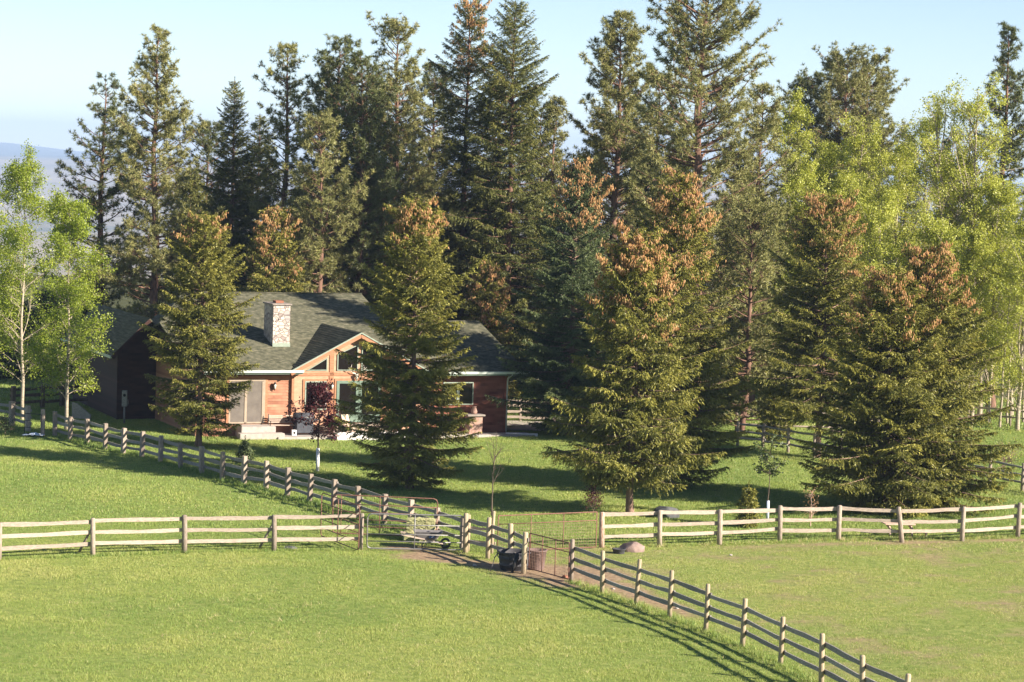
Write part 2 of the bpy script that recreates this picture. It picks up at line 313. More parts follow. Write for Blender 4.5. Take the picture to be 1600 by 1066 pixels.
# far valley and hills: dry grass, pale fields and forest patches
sp = n.new("ShaderNodeSeparateXYZ"); l.new(g.outputs['Position'], sp.inputs[0])
mrf = n.new("ShaderNodeMapRange"); mrf.inputs[1].default_value = 230; mrf.inputs[2].default_value = 700; l.new(sp.outputs['Y'], mrf.inputs[0])
rf = ramp(n, [(.30, (.06, .08, .05)), (.45, (.26, .22, .14)), (.62, (.38, .31, .22)), (.70, (.62, .56, .48))]); l.new(nz(.0016, 6).outputs[0], rf.inputs[0])
mrd = n.new("ShaderNodeMapRange"); mrd.inputs[1].default_value = 9000; mrd.inputs[2].default_value = 10500; l.new(sp.outputs['Y'], mrd.inputs[0])
mxd = n.new("ShaderNodeMix"); mxd.data_type = 'RGBA'; l.new(mrd.outputs[0], mxd.inputs[0]); l.new(rf.outputs[0], mxd.inputs[6]); mxd.inputs[7].default_value = (.05, .08, .07, 1)
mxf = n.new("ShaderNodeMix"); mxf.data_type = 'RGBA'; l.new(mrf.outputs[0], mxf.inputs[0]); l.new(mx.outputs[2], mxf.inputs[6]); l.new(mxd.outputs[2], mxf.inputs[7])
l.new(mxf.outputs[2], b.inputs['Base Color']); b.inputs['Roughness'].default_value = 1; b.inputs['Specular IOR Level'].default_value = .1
bp = n.new("ShaderNodeBump"); bp.inputs['Strength'].default_value = .5; bp.inputs['Distance'].default_value = .05; l.new(nz(9, 4).outputs[0], bp.inputs['Height']); l.new(bp.outputs[0], b.inputs['Normal'])
ground = mesh_np('ground', V, Fq, m, smooth=True); tag(ground, kind='structure')
a_ = ground.data.attributes.new("dirt", 'FLOAT', 'POINT')
near = (GY.ravel() < 165) & (GY.ravel() > 55)
dv = np.zeros(len(V)); dv[near] = dirt(V[near, 0], V[near, 1]); a_.data.foreach_set("value", dv.astype(np.float32))

def tris(P, D, Wv, L, Wd):
    """one triangle per row: base centre P, direction D, width vector Wv (unit)"""
    a = P - Wv * (Wd / 2)[:, None]; b = P + Wv * (Wd / 2)[:, None]; c = P + D * L[:, None]
    V = np.empty((len(P) * 3, 3)); V[0::3] = a; V[1::3] = b; V[2::3] = c
    return V, np.arange(len(V)).reshape(-1, 3)
def unit(a): return a / np.maximum(np.linalg.norm(a, axis=-1, keepdims=True), 1e-9)
# house frame (for keeping grass off it)
TH = math.radians(22); HO = np.array(at(788, 677)); HU = np.array([math.cos(TH), math.sin(TH)]); HV = np.array([-math.sin(TH), math.cos(TH)])
def grass_patch(name, y0, y1, dens, h, wd, seed):
    r = np.random.default_rng(seed)
    n_ = int(dens * (y1 - y0) * (y1 + y0) / 2 * .60); y = np.sqrt(r.uniform(y0 ** 2, y1 ** 2, n_)); x = r.uniform(-.30, .30, n_) * y
    d = dirt(x, y); pk = paddock(x, y); clump = vnoise(x, y, .35, 31) * .6 + vnoise(x, y, .13, 32) * .4
    u = (x - HO[0]) * HU[0] + (y - HO[1]) * HU[1]; v = (x - HO[0]) * HV[0] + (y - HO[1]) * HV[1]
    inh = ((u > -15) & (u < 0.3) & (v > -.4)) | ((u > -12.9) & (u < -1.5) & (v > -1.9)) | ((u > -18) & (v > 7.9) & (u < 1))
    keep = (r.random(n_) > d * 1.15) & (clump > .25 + .1 * r.random(n_)) & (~inh)
    x, y, clump, pk = x[keep], y[keep], clump[keep], pk[keep]; k = len(x)
    big = vnoise(x, y, 5, 41); med = vnoise(x, y, 1.3, 42)
    hh = h * (.45 + .9 * clump) * (.7 + .6 * med) * r.uniform(.6, 1.3, k) * (1 - .2 * pk)
    ang = r.uniform(0, 2 * math.pi, k); lean = r.uniform(.1, .75, k)
    D = unit(np.stack([np.cos(ang) * lean, np.sin(ang) * lean, np.ones(k)], 1)); a2 = r.uniform(0, 2 * math.pi, k)
    Wv = np.stack([np.cos(a2), np.sin(a2), np.zeros(k)], 1)
    P = np.stack([x, y, hgt(x, y) - .01], 1)
    V, F = tris(P, D, Wv, hh, np.full(k, wd) * r.uniform(.6, 1.4, k))
    t = -.05 + .40 * big + .34 * med + .10 * (side(x, y) < 0) * (y < 88) + .1 + .15 * r.normal(size=k) + .12 * pk + .05
    dry = r.random(k) < .02 + .10 * pk; t = np.where(dry, .97, np.clip(t, 0, .85))
    o = mesh_np(name, V, F, M['grass'], tint=t); return o
gr1 = grass_patch('grass', 60, 92, 1300, .066, .0105, 1); tag(gr1, 'short bright green grass covering the near pasture and worn paddock', 'grass', kind='stuff')
gr2 = grass_patch('lawn_grass', 92, 136, 430, .085, .019, 2); tag(gr2, 'lush green grass around the house and behind the front fence', 'grass', kind='stuff')
gr3 = grass_patch('far_grass', 136, 156, 70, .16, .045, 3); tag(gr3, 'green grass under the tall trees behind the house', 'grass', kind='stuff')

def tufts(name, pts, n_, spread, h, wd, seed, tlo, thi, label, cat, lean=.5):
    r = np.random.default_rng(seed); P = np.array(pts); seg = r.integers(0, len(P) - 1, n_); f = r.random(n_)[:, None]
    c = P[seg] * (1 - f) + P[seg + 1] * f + r.normal(0, spread, (n_, 2)); m_ = 9; i = np.repeat(np.arange(n_), m_); k = len(i)
    xy = c[i] + r.normal(0, .05, (k, 2)); hh = np.repeat(h * r.uniform(.4, 1.2, n_), m_) * r.uniform(.6, 1.2, k); a = r.uniform(0, 6.28, k)
    D = unit(np.stack([np.cos(a) * lean, np.sin(a) * lean, np.ones(k)], 1)); a = r.uniform(0, 6.28, k); Wv = np.stack([np.cos(a), np.sin(a), 0 * a], 1)
    V, F = tris(np.stack([xy[:, 0], xy[:, 1], hgt(xy[:, 0], xy[:, 1]) - .01], 1), D, Wv, hh, np.full(k, wd))
    o = mesh_np(name, V, F, M['grass'], tint=np.clip(r.uniform(tlo, thi, n_)[i] + r.normal(0, .08, k), 0, 1)); tag(o, label, cat, kind='stuff')
FD = [at(891, 909.5), at(1046, 965), at(1160, 1010.7), at(1283, 1073), at(1411, 1139)]; FU = [at(109.6, 689), at(222, 714.5), at(347, 749.7), at(449, 776), at(521, 795), at(600, 820), at(680, 842)]
tufts('tall_grass', FD, 900, .16, .20, .014, 71, .2, .8, 'taller rough grass growing under the sloping dark railed fence', 'grass')
tufts('tall_grass', FU, 1500, .22, .22, .018, 72, .0, .6, 'taller dark grass growing under the long grey fence', 'grass')
tufts('tall_grass', [at(-20, 874), at(288, 863), at(563, 858.5)], 700, .12, .16, .014, 73, .2, .8, 'taller grass under the left pale fence', 'grass')
tufts('tall_grass', [at(940, 856), at(1310, 844), at(1600, 839)], 900, .13, .16, .014, 74, .3, 1, 'taller half dry grass under the right pale fence', 'grass')
tufts('dry_stalks', [at(20, 1040), at(420, 900), at(600, 1030), at(1000, 1040), at(200, 980), at(760, 930)], 260, 2.2, .20, .010, 75, .88, 1, 'scattered dry pale grass stalks in the near pasture', 'grass', .9)
tufts('dry_stalks', [at(1100, 880), at(1500, 900), at(1560, 1040), at(1250, 930), at(1400, 980)], 300, 2.0, .14, .012, 76, .9, 1, 'scattered dry pale grass stalks in the right paddock', 'grass', 1.4)
tufts('straw', [at(640, 862), at(700, 872), at(760, 884), at(830, 896), at(930, 918), at(1040, 945)], 500, .45, .05, .02, 78, .85, 1, 'loose straw and chaff trampled into the bare soil by the gates', 'straw', 4.)
tufts('weeds', [at(60, 780), at(380, 800), at(150, 900), at(600, 960), at(300, 1020)], 420, 2.6, .11, .02, 77, .0, .25, 'patches of darker weeds in the left pasture', 'weeds', .8)

# ------------------------------------------------------------------ tree builders
def tubes(P, Rr, n=4):
    """P (B,K,3) paths, Rr (B,K) radii"""
    B, K = P.shape[:2]; T = np.empty_like(P); T[:, 1:-1] = P[:, 2:] - P[:, :-2]; T[:, 0] = P[:, 1] - P[:, 0]; T[:, -1] = P[:, -1] - P[:, -2]; T = unit(T)
    ref = np.where(np.abs(T[..., 2:3]) < .9, np.array([0, 0, 1.]), np.array([0, 1., 0])); A = unit(np.cross(T, ref)); Bn = np.cross(T, A)
    th = np.arange(n) * 2 * math.pi / n
    V = P[:, :, None] + (A[:, :, None] * np.cos(th)[None, None, :, None] + Bn[:, :, None] * np.sin(th)[None, None, :, None]) * Rr[:, :, None, None]
    idx = np.arange(B * K * n).reshape(B, K, n); a = idx[:, :-1]; c = idx[:, 1:]
    F = np.stack([a, np.roll(a, -1, 2), np.roll(c, -1, 2), c], -1).reshape(-1, 4)
    return V.reshape(-1, 3), F
def join(parts):
    Vs, Fs, b = [], [], 0
    for V, F in parts: Vs.append(V); Fs.append(F + b); b += len(V)
    return np.concatenate(Vs), np.concatenate(Fs)
def trunk_path(H, r, wob=.12, K=14, lean=(0, 0)):
    if H < 4.2: wob *= .25
    z = np.linspace(-.1, H, K); t = z / H
    x = np.cumsum(r.normal(0, wob / K, K)) + lean[0] * t; y = np.cumsum(r.normal(0, wob / K, K)) + lean[1] * t; x -= x[0]; y -= y[0]
    return np.stack([x, y, z], 1)
def interp_path(P, z): return np.stack([np.interp(z, P[:, 2], P[:, 0]), np.interp(z, P[:, 2], P[:, 1]), z], 1)

def spruce(x, y, H, R, seed, label, mat='spruce', z0=.5, cones=0, cone_z=.62, sparse=1., hang=.35, pw=.6, name='spruce_tree', cat='spruce', group=None, droop=.32, el=.15, skirt=1.0, bark='bark', gaps=(), belly=0.):
    r = np.random.default_rng(seed)
    t = thing(name, label, cat, (x, y, float(hgt(x, y))), 0, group)
    tp = trunk_path(H, r, .25)
    sp_ = .33 * (H / 11) ** .6
    wh = []; z = z0
    while z < H - .25: wh.append(z); z += sp_ * r.uniform(.7, 1.25) * (1 - .35 * z / H)
    hz = []; ph = []
    for z in wh:
        k = r.integers(7, 10); p0 = r.uniform(0, 6.28)
        for j in range(k): hz.append(z + r.normal(0, .05)); ph.append(p0 + j * 6.283 / k + r.normal(0, .25))
    hz = np.clip(np.array(hz), z0 * .8, H - .15); ph = np.array(ph); keep = r.random(len(hz)) < sparse
    for (g0, g1, pr) in gaps: keep &= ~((hz > g0) & (hz < g1) & (r.random(len(hz)) < pr))
    hz, ph = hz[keep], ph[keep]
    B = len(hz); tt = (hz - z0) / (H - z0)
    prof = (1 - tt) ** pw * (1 - .45 * np.clip(1 - tt / .12, 0, 1) * skirt) * (1 - belly * (1 - tt) ** 2.5) + .03
    L = R * prof * np.clip(r.normal(.93, .17, B), .45, 1.3) * (.74 + .46 * vnoise(np.cos(ph) * 1.6 + 3, np.sin(ph) * 1.6 + hz * 1.4, .9, seed))
    aa = -droop * (1 - tt) + (.9 * tt ** 2) + r.normal(0, .08, B); bb = droop * .75 * (1 - tt) + .05 + r.normal(0, .05, B)
    base = interp_path(tp, hz); rad = np.stack([np.cos(ph), np.sin(ph)], 1)
    btint = r.normal(0, .10, B)
    def bpos(bi, s):
        p = base[bi].copy(); p[:, :2] += rad[bi] * (s * L[bi])[:, None]; p[:, 2] += L[bi] * (aa[bi] * s + bb[bi] * s * s); return p
    K = 5; S = np.tile(np.linspace(0, 1, K), (B, 1)); bi = np.repeat(np.arange(B), K); BP = bpos(bi, S.ravel()).reshape(B, K, 3)
    br = (.008 + .012 * L)[:, None] * (1.05 - S)
    q = np.interp(tp[:, 2], [0, H], [1, .06]); tr_ = (.012 + .0125 * H) * q; tr_[0] *= 1.3
    parts = [tubes(tp[None], tr_[None], 9), tubes(BP, br, 3)]
    V, F = join(parts); mesh_np('trunk', V, F, M[bark], t, smooth=True)
    # twigs
    nn = np.maximum(5, (L / .052).astype(int)); bi = np.repeat(np.arange(B), nn * 2)
    s = r.uniform(.10, 1.0, len(bi)) ** .8; sgn = np.where(r.random(len(bi)) < .5, 1., -1.)
    lt = (.14 + .42 * L[bi] * (1 - s) ** .8 * np.clip(s * 3, .3, 1)).clip(.1, .75) * r.uniform(.6, 1.2, len(bi))
    tang = np.empty((len(bi), 3)); tang[:, :2] = rad[bi]; tang[:, 2] = aa[bi] + 2 * bb[bi] * s; tang = unit(tang)
    lat = np.stack([-rad[bi][:, 1], rad[bi][:, 0], np.zeros(len(bi))], 1) * sgn[:, None]
    be = r.normal(.85, .25, len(bi)); hang_ = -hang * r.uniform(0, 1.4, len(bi))
    td = tang * np.cos(be)[:, None] + lat * np.sin(be)[:, None]; td[:, 2] += hang_; td = unit(td)
    tb = bpos(bi, s)
    ne = np.maximum(2, (lt / .042).astype(int)); ei = np.repeat(np.arange(len(bi)), ne); e = r.random(len(ei))
    P = tb[ei] + td[ei] * (e * lt[ei])[:, None]; P[:, 2] -= .10 * e * e * lt[ei]
    dn = (r.random(len(ei)) < .22 + .3 * hang)[:, None] * np.array([0, 0, -.9]); D = unit(td[ei] + r.normal(0, .36, (len(ei), 3)) + dn)
    Wv = unit(np.cross(D, np.array([0, 0, 1.]) + r.normal(0, .6, (len(ei), 3))))
    k = len(ei); LL = r.uniform(.08, .16, k); WW = r.uniform(.028, .05, k)
    V, F = tris(P - D * .03, D, Wv, LL, WW)
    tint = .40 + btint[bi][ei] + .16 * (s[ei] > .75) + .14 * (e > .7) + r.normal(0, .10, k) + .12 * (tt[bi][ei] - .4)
    # leader shoot
    zz = r.uniform(H - .7, H + .12, 60); aP = interp_path(tp, zz); aD = unit(np.stack([r.normal(0, 1, 60), r.normal(0, 1, 60), np.full(60, .8)], 1)); aW = unit(np.cross(aD, [0, 0, 1.]))
    V2, F2 = tris(aP, aD, aW, np.full(60, .11) * (1 + (H - zz)), np.full(60, .04)); V, F = join([(V, F), (V2, F2)]); tint = np.concatenate([tint, np.full(60, .5)])
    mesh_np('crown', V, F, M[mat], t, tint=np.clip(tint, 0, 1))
    if cones:
        w_ = (tt[bi] > cone_z) & (s > .25); cand = np.where(w_ & (s > .45))[0]
        cl = vnoise(ph[bi][cand] * 2, hz[bi][cand], .5, seed + 9); pr = (np.clip(cl, .2, 1) ** 3.5) * (.2 + np.clip((tt[bi][cand] - cone_z) / (1 - cone_z), 0, 1)) * np.clip((H - hz[bi][cand]) / .8, .15, 1); pr /= pr.sum()
        c = cand[r.choice(len(cand), min(cones, len(cand) // 2 + 1), replace=False, p=pr)] if len(cand) > 10 else cand
        c = np.repeat(c, 7); k = len(c); P = tb[c] + td[c] * (lt[c] * r.uniform(.1, 1, k))[:, None] + r.normal(0, .055, (k, 3)); Lc = r.uniform(.09, .14, k); rc = r.uniform(.017, .024, k); P[:, :2] += rad[bi[c]] * .05
        Z = np.array([0, .25, .7, 1.]); Q = P[:, None].repeat(4, 1); tilt = r.normal(0, .18, (k, 2)); Q[:, :, 2] -= Lc[:, None] * Z; Q[:, :, 0] += tilt[:, :1] * Lc[:, None] * Z; Q[:, :, 1] += tilt[:, 1:] * Lc[:, None] * Z
        V, F = tubes(Q, rc[:, None] * np.array([.4, 1, .85, .2]), 5); o = mesh_np('cones', V, F, M['cone'], t, tint=np.repeat(np.clip(r.normal(.5, .25, k), 0, 1), 15)); tag(o, kind='stuff')
    return t

def pine(x, y, H, R, seed, label, mat='pine', z0=3., sparse=1., pw=.6, name='pine_tree', group=None, dens=1., bark='bark_red', lean=(0, 0), dead=0, up=.35, tuft=.235, round_=.25):
    r = np.random.default_rng(seed)
    t = thing(name, label, 'pine tree', (x, y, float(hgt(x, y))), 0, group)
    tp = trunk_path(H, r, .9, 16, lean)
    B = int(H * 11 * dens * sparse); hz = np.sort(z0 + (H - z0) * r.random(B) ** .9); hz = np.clip(hz + r.normal(0, .2, B), z0, H - .1)
    ph = r.uniform(0, 6.283, B); tt = (hz - z0) / (H - z0)
    prof = np.clip((1 - tt) ** pw * (1 - round_ * (1 - tt) ** 3) + .06, 0, 1)
    L = R * prof * np.clip(r.normal(.85, .24, B), .3, 1.35) * (.7 + .55 * vnoise(ph * .9, hz, 1.6, seed))
    aa = -.12 + .75 * tt + r.normal(0, .16, B); bb = up + r.normal(0, .1, B)
    base = interp_path(tp, hz); rad = np.stack([np.cos(ph), np.sin(ph)], 1); sw = r.normal(0, .18, B); lat0 = np.stack([-rad[:, 1], rad[:, 0]], 1)
    def bpos(bi, s):
        p = base[bi].copy(); p[:, :2] += rad[bi] * (s * L[bi])[:, None] + lat0[bi] * (sw[bi] * L[bi] * s * s)[:, None]; p[:, 2] += L[bi] * (aa[bi] * s + bb[bi] * s * s); return p
    K = 6; S = np.tile(np.linspace(0, 1, K), (B, 1)); BP = bpos(np.repeat(np.arange(B), K), S.ravel()).reshape(B, K, 3)
    br = (.012 + .012 * L)[:, None] * (1.08 - S)
    tr_ = (.02 + .0135 * H) * np.interp(tp[:, 2], [0, H * .5, H], [1, .62, .05])
    # sub branches carrying tufts
    ns = np.maximum(4, (L * 6.2 * dens).astype(int)); bi = np.repeat(np.arange(B), ns); s = r.uniform(.15, 1., len(bi)) ** .8
    sb = bpos(bi, s); sg = np.where(r.random(len(bi)) < .5, 1., -1.)
    sdv = np.zeros((len(bi), 3)); be = r.uniform(.2, 1.25, len(bi)); sdv[:, :2] = rad[bi] * np.cos(be)[:, None] + lat0[bi] * (sg * np.sin(be))[:, None]; sdv[:, 2] = .35 + r.normal(0, .35, len(bi)); sdv = unit(sdv)
    sl = (.22 + .25 * L[bi] * (1 - s)).clip(.15, .8) * r.uniform(.6, 1.3, len(bi))
    se = sb + sdv * sl[:, None]; SP = np.stack([sb, (sb + se) / 2 - np.array([0, 0, .02]), se], 1)
    parts = [tubes(tp[None], tr_[None], 10), tubes(BP, br, 4), tubes(SP, np.tile([.012, .009, .006], (len(bi), 1)), 3)]
    if dead:
        dz = r.uniform(1.2, z0 + 3.5, dead); dp = r.uniform(0, 6.283, dead); dl = r.uniform(.6, 2.2, dead); b0 = interp_path(tp, dz); K2 = 4; s2 = np.linspace(0, 1, K2)
        DP = b0[:, None] + np.stack([np.cos(dp)[:, None] * dl[:, None] * s2, np.sin(dp)[:, None] * dl[:, None] * s2, dl[:, None] * (r.normal(0, .15, dead)[:, None] * s2 - .15 * s2 ** 2)], -1)
        parts.append(tubes(DP, np.tile([.03, .022, .014, .005], (dead, 1)), 4))
    V, F = join(parts); mesh_np('trunk', V, F, M[bark], t, smooth=True)
    # tufts
    mult = 2; ti = np.repeat(np.arange(len(bi)), mult); fr = np.tile(np.array([1., .55]), len(bi)); tc_ = sb[ti] + sdv[ti] * (sl[ti] * fr)[:, None] + r.normal(0, .04, (len(ti), 3))
    tdir = unit(sdv[ti] + np.array([0, 0, .45])); keep = r.random(len(ti)) < (.55 + .45 * fr)
    tips = bpos(np.arange(B), np.ones(B)); tc_ = np.concatenate([tc_[keep], tips, interp_path(tp, np.array([H, H - .25, H - .5]))]); tdir = np.concatenate([tdir[keep], np.tile([0, 0, 1.], (B + 3, 1))])
    hue = np.concatenate([r.normal(0, .08, B)[bi][ti][keep], r.normal(0, .08, B), [0, 0, 0]])
    Nn = 17; k = len(tc_); ii = np.repeat(np.arange(k), Nn); D = unit(tdir[ii] * .55 + unit(r.normal(0, 1, (len(ii), 3))))
    sz = np.repeat(r.uniform(.75, 1.25, k), Nn) * tuft * r.uniform(.75, 1.2, len(ii))
    Wv = unit(np.cross(D, r.normal(0, 1, (len(ii), 3)))); V, F = tris(tc_[ii], D, Wv, sz, np.full(len(ii), .036))
    mesh_np('crown', V, F, M[mat], t, tint=np.clip(.48 + hue[ii] + r.normal(0, .12, len(ii)), 0, 1))
    return t

def broadleaf(x, y, H, R, seed, label, mat='aspen', hb=1.2, n1=38, n2=7, n3=5, nl=9, leaf=.075, name='aspen_tree', cat='tree', bark='bark_pale', trunk_r=None, stems=1, elev=.9, spread=.16, group=None, pw=.7, low=.75, bare=0., lean=(0, 0), limb=.009):
    r = np.random.default_rng(seed)
    t = thing(name, label, cat, (x, y, float(hgt(x, y))), 0, group); parts = []; leafC = []
    for st in range(stems):
        ln = lean if stems == 1 else (r.normal(0, R * .5), r.normal(0, R * .4)); hs = H * (1 if st == 0 else r.uniform(.7, .95))
        tp = trunk_path(hs, r, .5, 14, ln); tr0 = trunk_r or (.02 + .012 * H)
        parts.append(tubes(tp[None], (tr0 * np.interp(tp[:, 2], [0, hs], [1, .08]))[None], 8))
        B = n1; hz = hb + (hs * .97 - hb) * r.random(B) ** .9; tt = (hz - hb) / (hs - hb); ph = r.uniform(0, 6.283, B)
        prof = (low + (1 - low) * np.clip(tt / .3, 0, 1)) * (1 - tt) ** pw + .08
        L = R * prof * r.uniform(.65, 1.25, B); el = np.clip(r.normal(elev, .2, B), .2, 1.35)
        d = np.stack([np.cos(ph) * np.cos(el), np.sin(ph) * np.cos(el), np.sin(el)], 1); L = L / np.maximum(np.cos(el), .45)
        base = interp_path(tp, hz); K = 6; S = np.linspace(0, 1, K)
        bend = r.normal(0, .16, (B, 3)); bend[:, 2] = r.normal(-.18, .12, B)
        P = base[:, None] + d[:, None] * (S[None, :, None] * L[:, None, None]) + bend[:, None] * (S[None, :, None] ** 2 * L[:, None, None])
        parts.append(tubes(P, (.005 + limb * L)[:, None] * (1.08 - S), 4))
        bi = np.repeat(np.arange(B), n2); s = r.uniform(.12, 1, len(bi)); kx = np.clip((s * (K - 1)).astype(int), 0, K - 2); f = s * (K - 1) - kx
        b2 = P[bi, kx] * (1 - f)[:, None] + P[bi, kx + 1] * f[:, None]
        d2 = unit(d[bi] + r.normal(0, .65, (len(bi), 3)) + np.array([0, 0, .1])); l2 = (.25 + .38 * L[bi] * (1.15 - s)) * r.uniform(.6, 1.2, len(bi))
        e2 = b2 + d2 * l2[:, None]; parts.append(tubes(np.stack([b2, (b2 + e2) / 2 + r.normal(0, .03, b2.shape), e2], 1), np.stack([.008 + .006 * l2, .006 + 0 * l2, .003 + 0 * l2], 1), 3))
        ci = np.repeat(np.arange(len(bi)), n3); s3 = r.uniform(.3, 1.05, len(ci)); c3 = b2[ci] + d2[ci] * (l2[ci] * s3)[:, None] + unit(r.normal(0, 1, (len(ci), 3))) * r.uniform(.02, .9, (len(ci), 1)) * spread * 1.6
        hue = r.normal(0, .09, B)[bi][ci]
        ok = r.random(len(ci)) > bare; leafC.append((c3[ok], hue[ok]))
    V, F = join(parts); mesh_np('trunk', V, F, M[bark], t, smooth=True)
    C3 = np.concatenate([q[0] for q in leafC]); hue = np.concatenate([q[1] for q in leafC])
    li = np.repeat(np.arange(len(C3)), nl); k = len(li); P = C3[li] + r.normal(0, spread * .5, (k, 3))
    N = unit(r.normal(0, 1, (k, 3)) + np.array([.2, -.3, .5])); A = unit(np.cross(N, r.normal(0, 1, (k, 3)))); Bv = np.cross(N, A)
    s1 = (leaf * r.uniform(.6, 1.3, k))[:, None]
    V = np.empty((k * 4, 3)); V[0::4] = P - A * s1 * .5; V[1::4] = P + Bv * s1 * .38; V[2::4] = P + A * s1 * .5; V[3::4] = P - Bv * s1 * .38
    mesh_np('crown', V, np.arange(k * 4).reshape(-1, 4), M[mat], t, tint=np.clip(.5 + hue[li] + r.normal(0, .15, k), 0, 1))
    return t

def T(tx, ty, Y): return topat(tx, ty, Y)
def Yof(px, py): return at(px, py)[1]
# yard spruces with cones
def S(tx, ty, base, R, seed, label, **k):
    Y = base if not isinstance(base, tuple) else Yof(*base); x, H = topat(tx, ty, Y); return spruce(x, Y, H, R, seed, label, **k)
S(318, 338, (306, 699), 3.35, 11, 'spruce with a gap low in its crown standing before the left part of the house', cones=90, cone_z=.8, z0=.9, gaps=((2.6, 3.6, .55),), pw=.58, belly=.38)
S(652, 320, (645, 764), 3.2, 12, 'broad spruce with yellow green top standing before the right half of the house', cones=160, cone_z=.8, z0=.45, pw=.5, belly=.22)
S(1000, 362, (990, 803), 3.05, 13, 'cone laden spruce with bare lower trunk near the fence corner post', cones=700, cone_z=.52, z0=1.5, pw=.55, hang=.6)
S(1062, 268, (1085, 762), 3.5, 14, 'tall spruce with brown cones growing close behind the cone laden one', cones=420, cone_z=.62, z0=.7, pw=.6, hang=.4)
S(903, 250, 127.5, 3.5, 15, 'dark green spruce with orange cones at its tip right of the house', mat='blue_spruce', cones=420, cone_z=.7, z0=.6, pw=.66, hang=.35)
S(1293, 305, 121, 3.9, 16, 'dark spruce with rusty brown cones behind the wide pair of spruces', mat='spruce', cones=420, cone_z=.66, z0=2.1, pw=.6)
S(1400, 425, (1368, 800), 3.7, 17, 'left spruce of the wide low pair touching the right hand fence', cones=330, cone_z=.66, z0=.3, pw=.6)
S(1448, 385, (1470, 797), 3.9, 18, 'right spruce of the wide low pair touching the right hand fence', cones=300, cone_z=.70, z0=.3, pw=.6)
S(428, 325, 139, 3.1, 19, 'cone topped spruce rising behind the house roof near the chimney', cones=420, cone_z=.55, z0=.5)
S(766, 405, 138, 2.1, 20, 'small cone tipped spruce behind the right end of the roof', cones=300, cone_z=.45, z0=.4)
S(1213, 580, 128, 1.2, 21, 'young narrow spruce by the back rail fence right of the tall spruces', cones=0, z0=.2)
# Douglas firs in the row behind
S(733, 2, 150, 4.0, 31, 'left of the two tallest dark firs behind the house', mat='fir', cones=260, cone_z=.7, z0=3.0, name='fir_tree', cat='fir tree', pw=.55, sparse=.8, hang=.5, bark='bark_red')
S(806, 3, 147, 3.9, 32, 'right of the two tallest dark firs behind the house', mat='fir', z0=3.4, name='fir_tree', cat='fir tree', pw=.55, sparse=.8, hang=.5, bark='bark_red')
S(367, 123, 152, 3.4, 33, 'dark fir with a thin grey tip left of the bony pine', mat='fir', z0=1.5, name='fir_tree', cat='fir tree', pw=.8, hang=.3)
S(405, 180, 158, 3.2, 34, 'dark fir filling the gap left of the slender pine', mat='fir', z0=1.5, name='fir_tree', cat='fir tree', pw=.75)
S(1418, 210, 182, 2.4, 35, 'small distant fir tip showing above the pale green trees', mat='fir', z0=1., name='fir_tree', cat='fir tree')
S(15, 470, 150, 2.6, 36, 'dark low fir behind the aspens at the left edge', mat='blue_spruce', z0=.3, name='fir_tree', cat='fir tree')
S(78, 455, 154, 2.6, 37, 'dark low fir showing between the two aspens', mat='blue_spruce', z0=.3, name='fir_tree', cat='fir tree')
S(140, 440, 152, 2.6, 38, 'dark low fir just left of the garage roof', mat='blue_spruce', z0=.3, name='fir_tree', cat='fir tree')
# pines
def Pn(tx, ty, Y, R, seed, label, **k):
    x, H = topat(tx, ty, Y); return pine(x, Y, H, R, seed, label, **k)
Pn(250, 46, 145, 3.9, 41, 'tall open pine with olive needles left of the house roof', pw=.75, z0=2., dens=1.15, up=.3)
Pn(166, 120, 151, 3.6, 42, 'bluish thin pine leaning out on the far left of the pine row', mat='pine_dark', pw=.7, z0=3., sparse=.7)
Pn(453, 75, 148, 2.9, 43, 'slender pine with gappy crown and dark straight trunk above the chimney', pw=.55, z0=3., sparse=.75)
Pn(527, 68, 146, 3.3, 44, 'dense dark pine rising left of a blunt topped one', mat='pine_dark', pw=.5, z0=2., dens=1.25)
Pn(569, 98, 144, 3.0, 45, 'blunt topped dark pine standing tight beside its neighbour', mat='pine_dark', pw=.42, z0=2., dens=1.2)
Pn(626, 38, 147, 3.2, 46, 'pine with reddish bare trunk behind the tip of the broad spruce', pw=.5, z0=6., dens=1.0, dead=24)
Pn(505, 190, 141, 3.0, 50, 'low bushy pine right behind the house roof', mat='pine', pw=.45, z0=1., dens=1.1)
Pn(877, 158, 160, 2.1, 47, 'small pale pine seen between the dark firs and the bushy pine', pw=.6, z0=2.)
Pn(966, 26, 148, 3.9, 48, 'bushy cone shaped pine left of the giant pine', pw=.62, z0=1.5, dens=1.35, up=.25)
Pn(1108, -75, 135, 5.0, 49, 'giant pine with tan bare limbs and top cut by the frame', pw=.42, z0=3.0, dens=1.1, sparse=.85, dead=80, up=.3, tuft=.25)
Pn(1192, 60 + 80, 143, 2.6, 51, 'half hidden pine at the right shoulder of the giant pine', pw=.5, z0=2.)
Pn(1172, 330, 131, 3.3, 57, 'low bushy pine filling the space right of the giant pine trunk', z0=.3, pw=.4, dens=1.1)
Pn(1322, 93, 165, 3.1, 52, 'round headed pine above the pale green trees, tallest of its trio', pw=.36, z0=6, dens=1.2)
Pn(1353, 98, 168, 3.0, 53, 'round headed pine at the right side of the trio above pale trees', pw=.4, z0=6, dens=1.1)
Pn(1265, 122, 170, 2.9, 54, 'round headed dark pine at the left side of the trio', mat='pine_dark', pw=.4, z0=6, dens=1.1)
Pn(1575, 45, 150, 3.0, 55, 'dark narrow pine standing alone near the right edge', mat='pine_dark', pw=.8, z0=2.)
Pn(1485, 215, 172, 2.2, 56, 'small dark pine peeping out left of the lone narrow pine', mat='pine_dark', pw=.5, z0=3.)
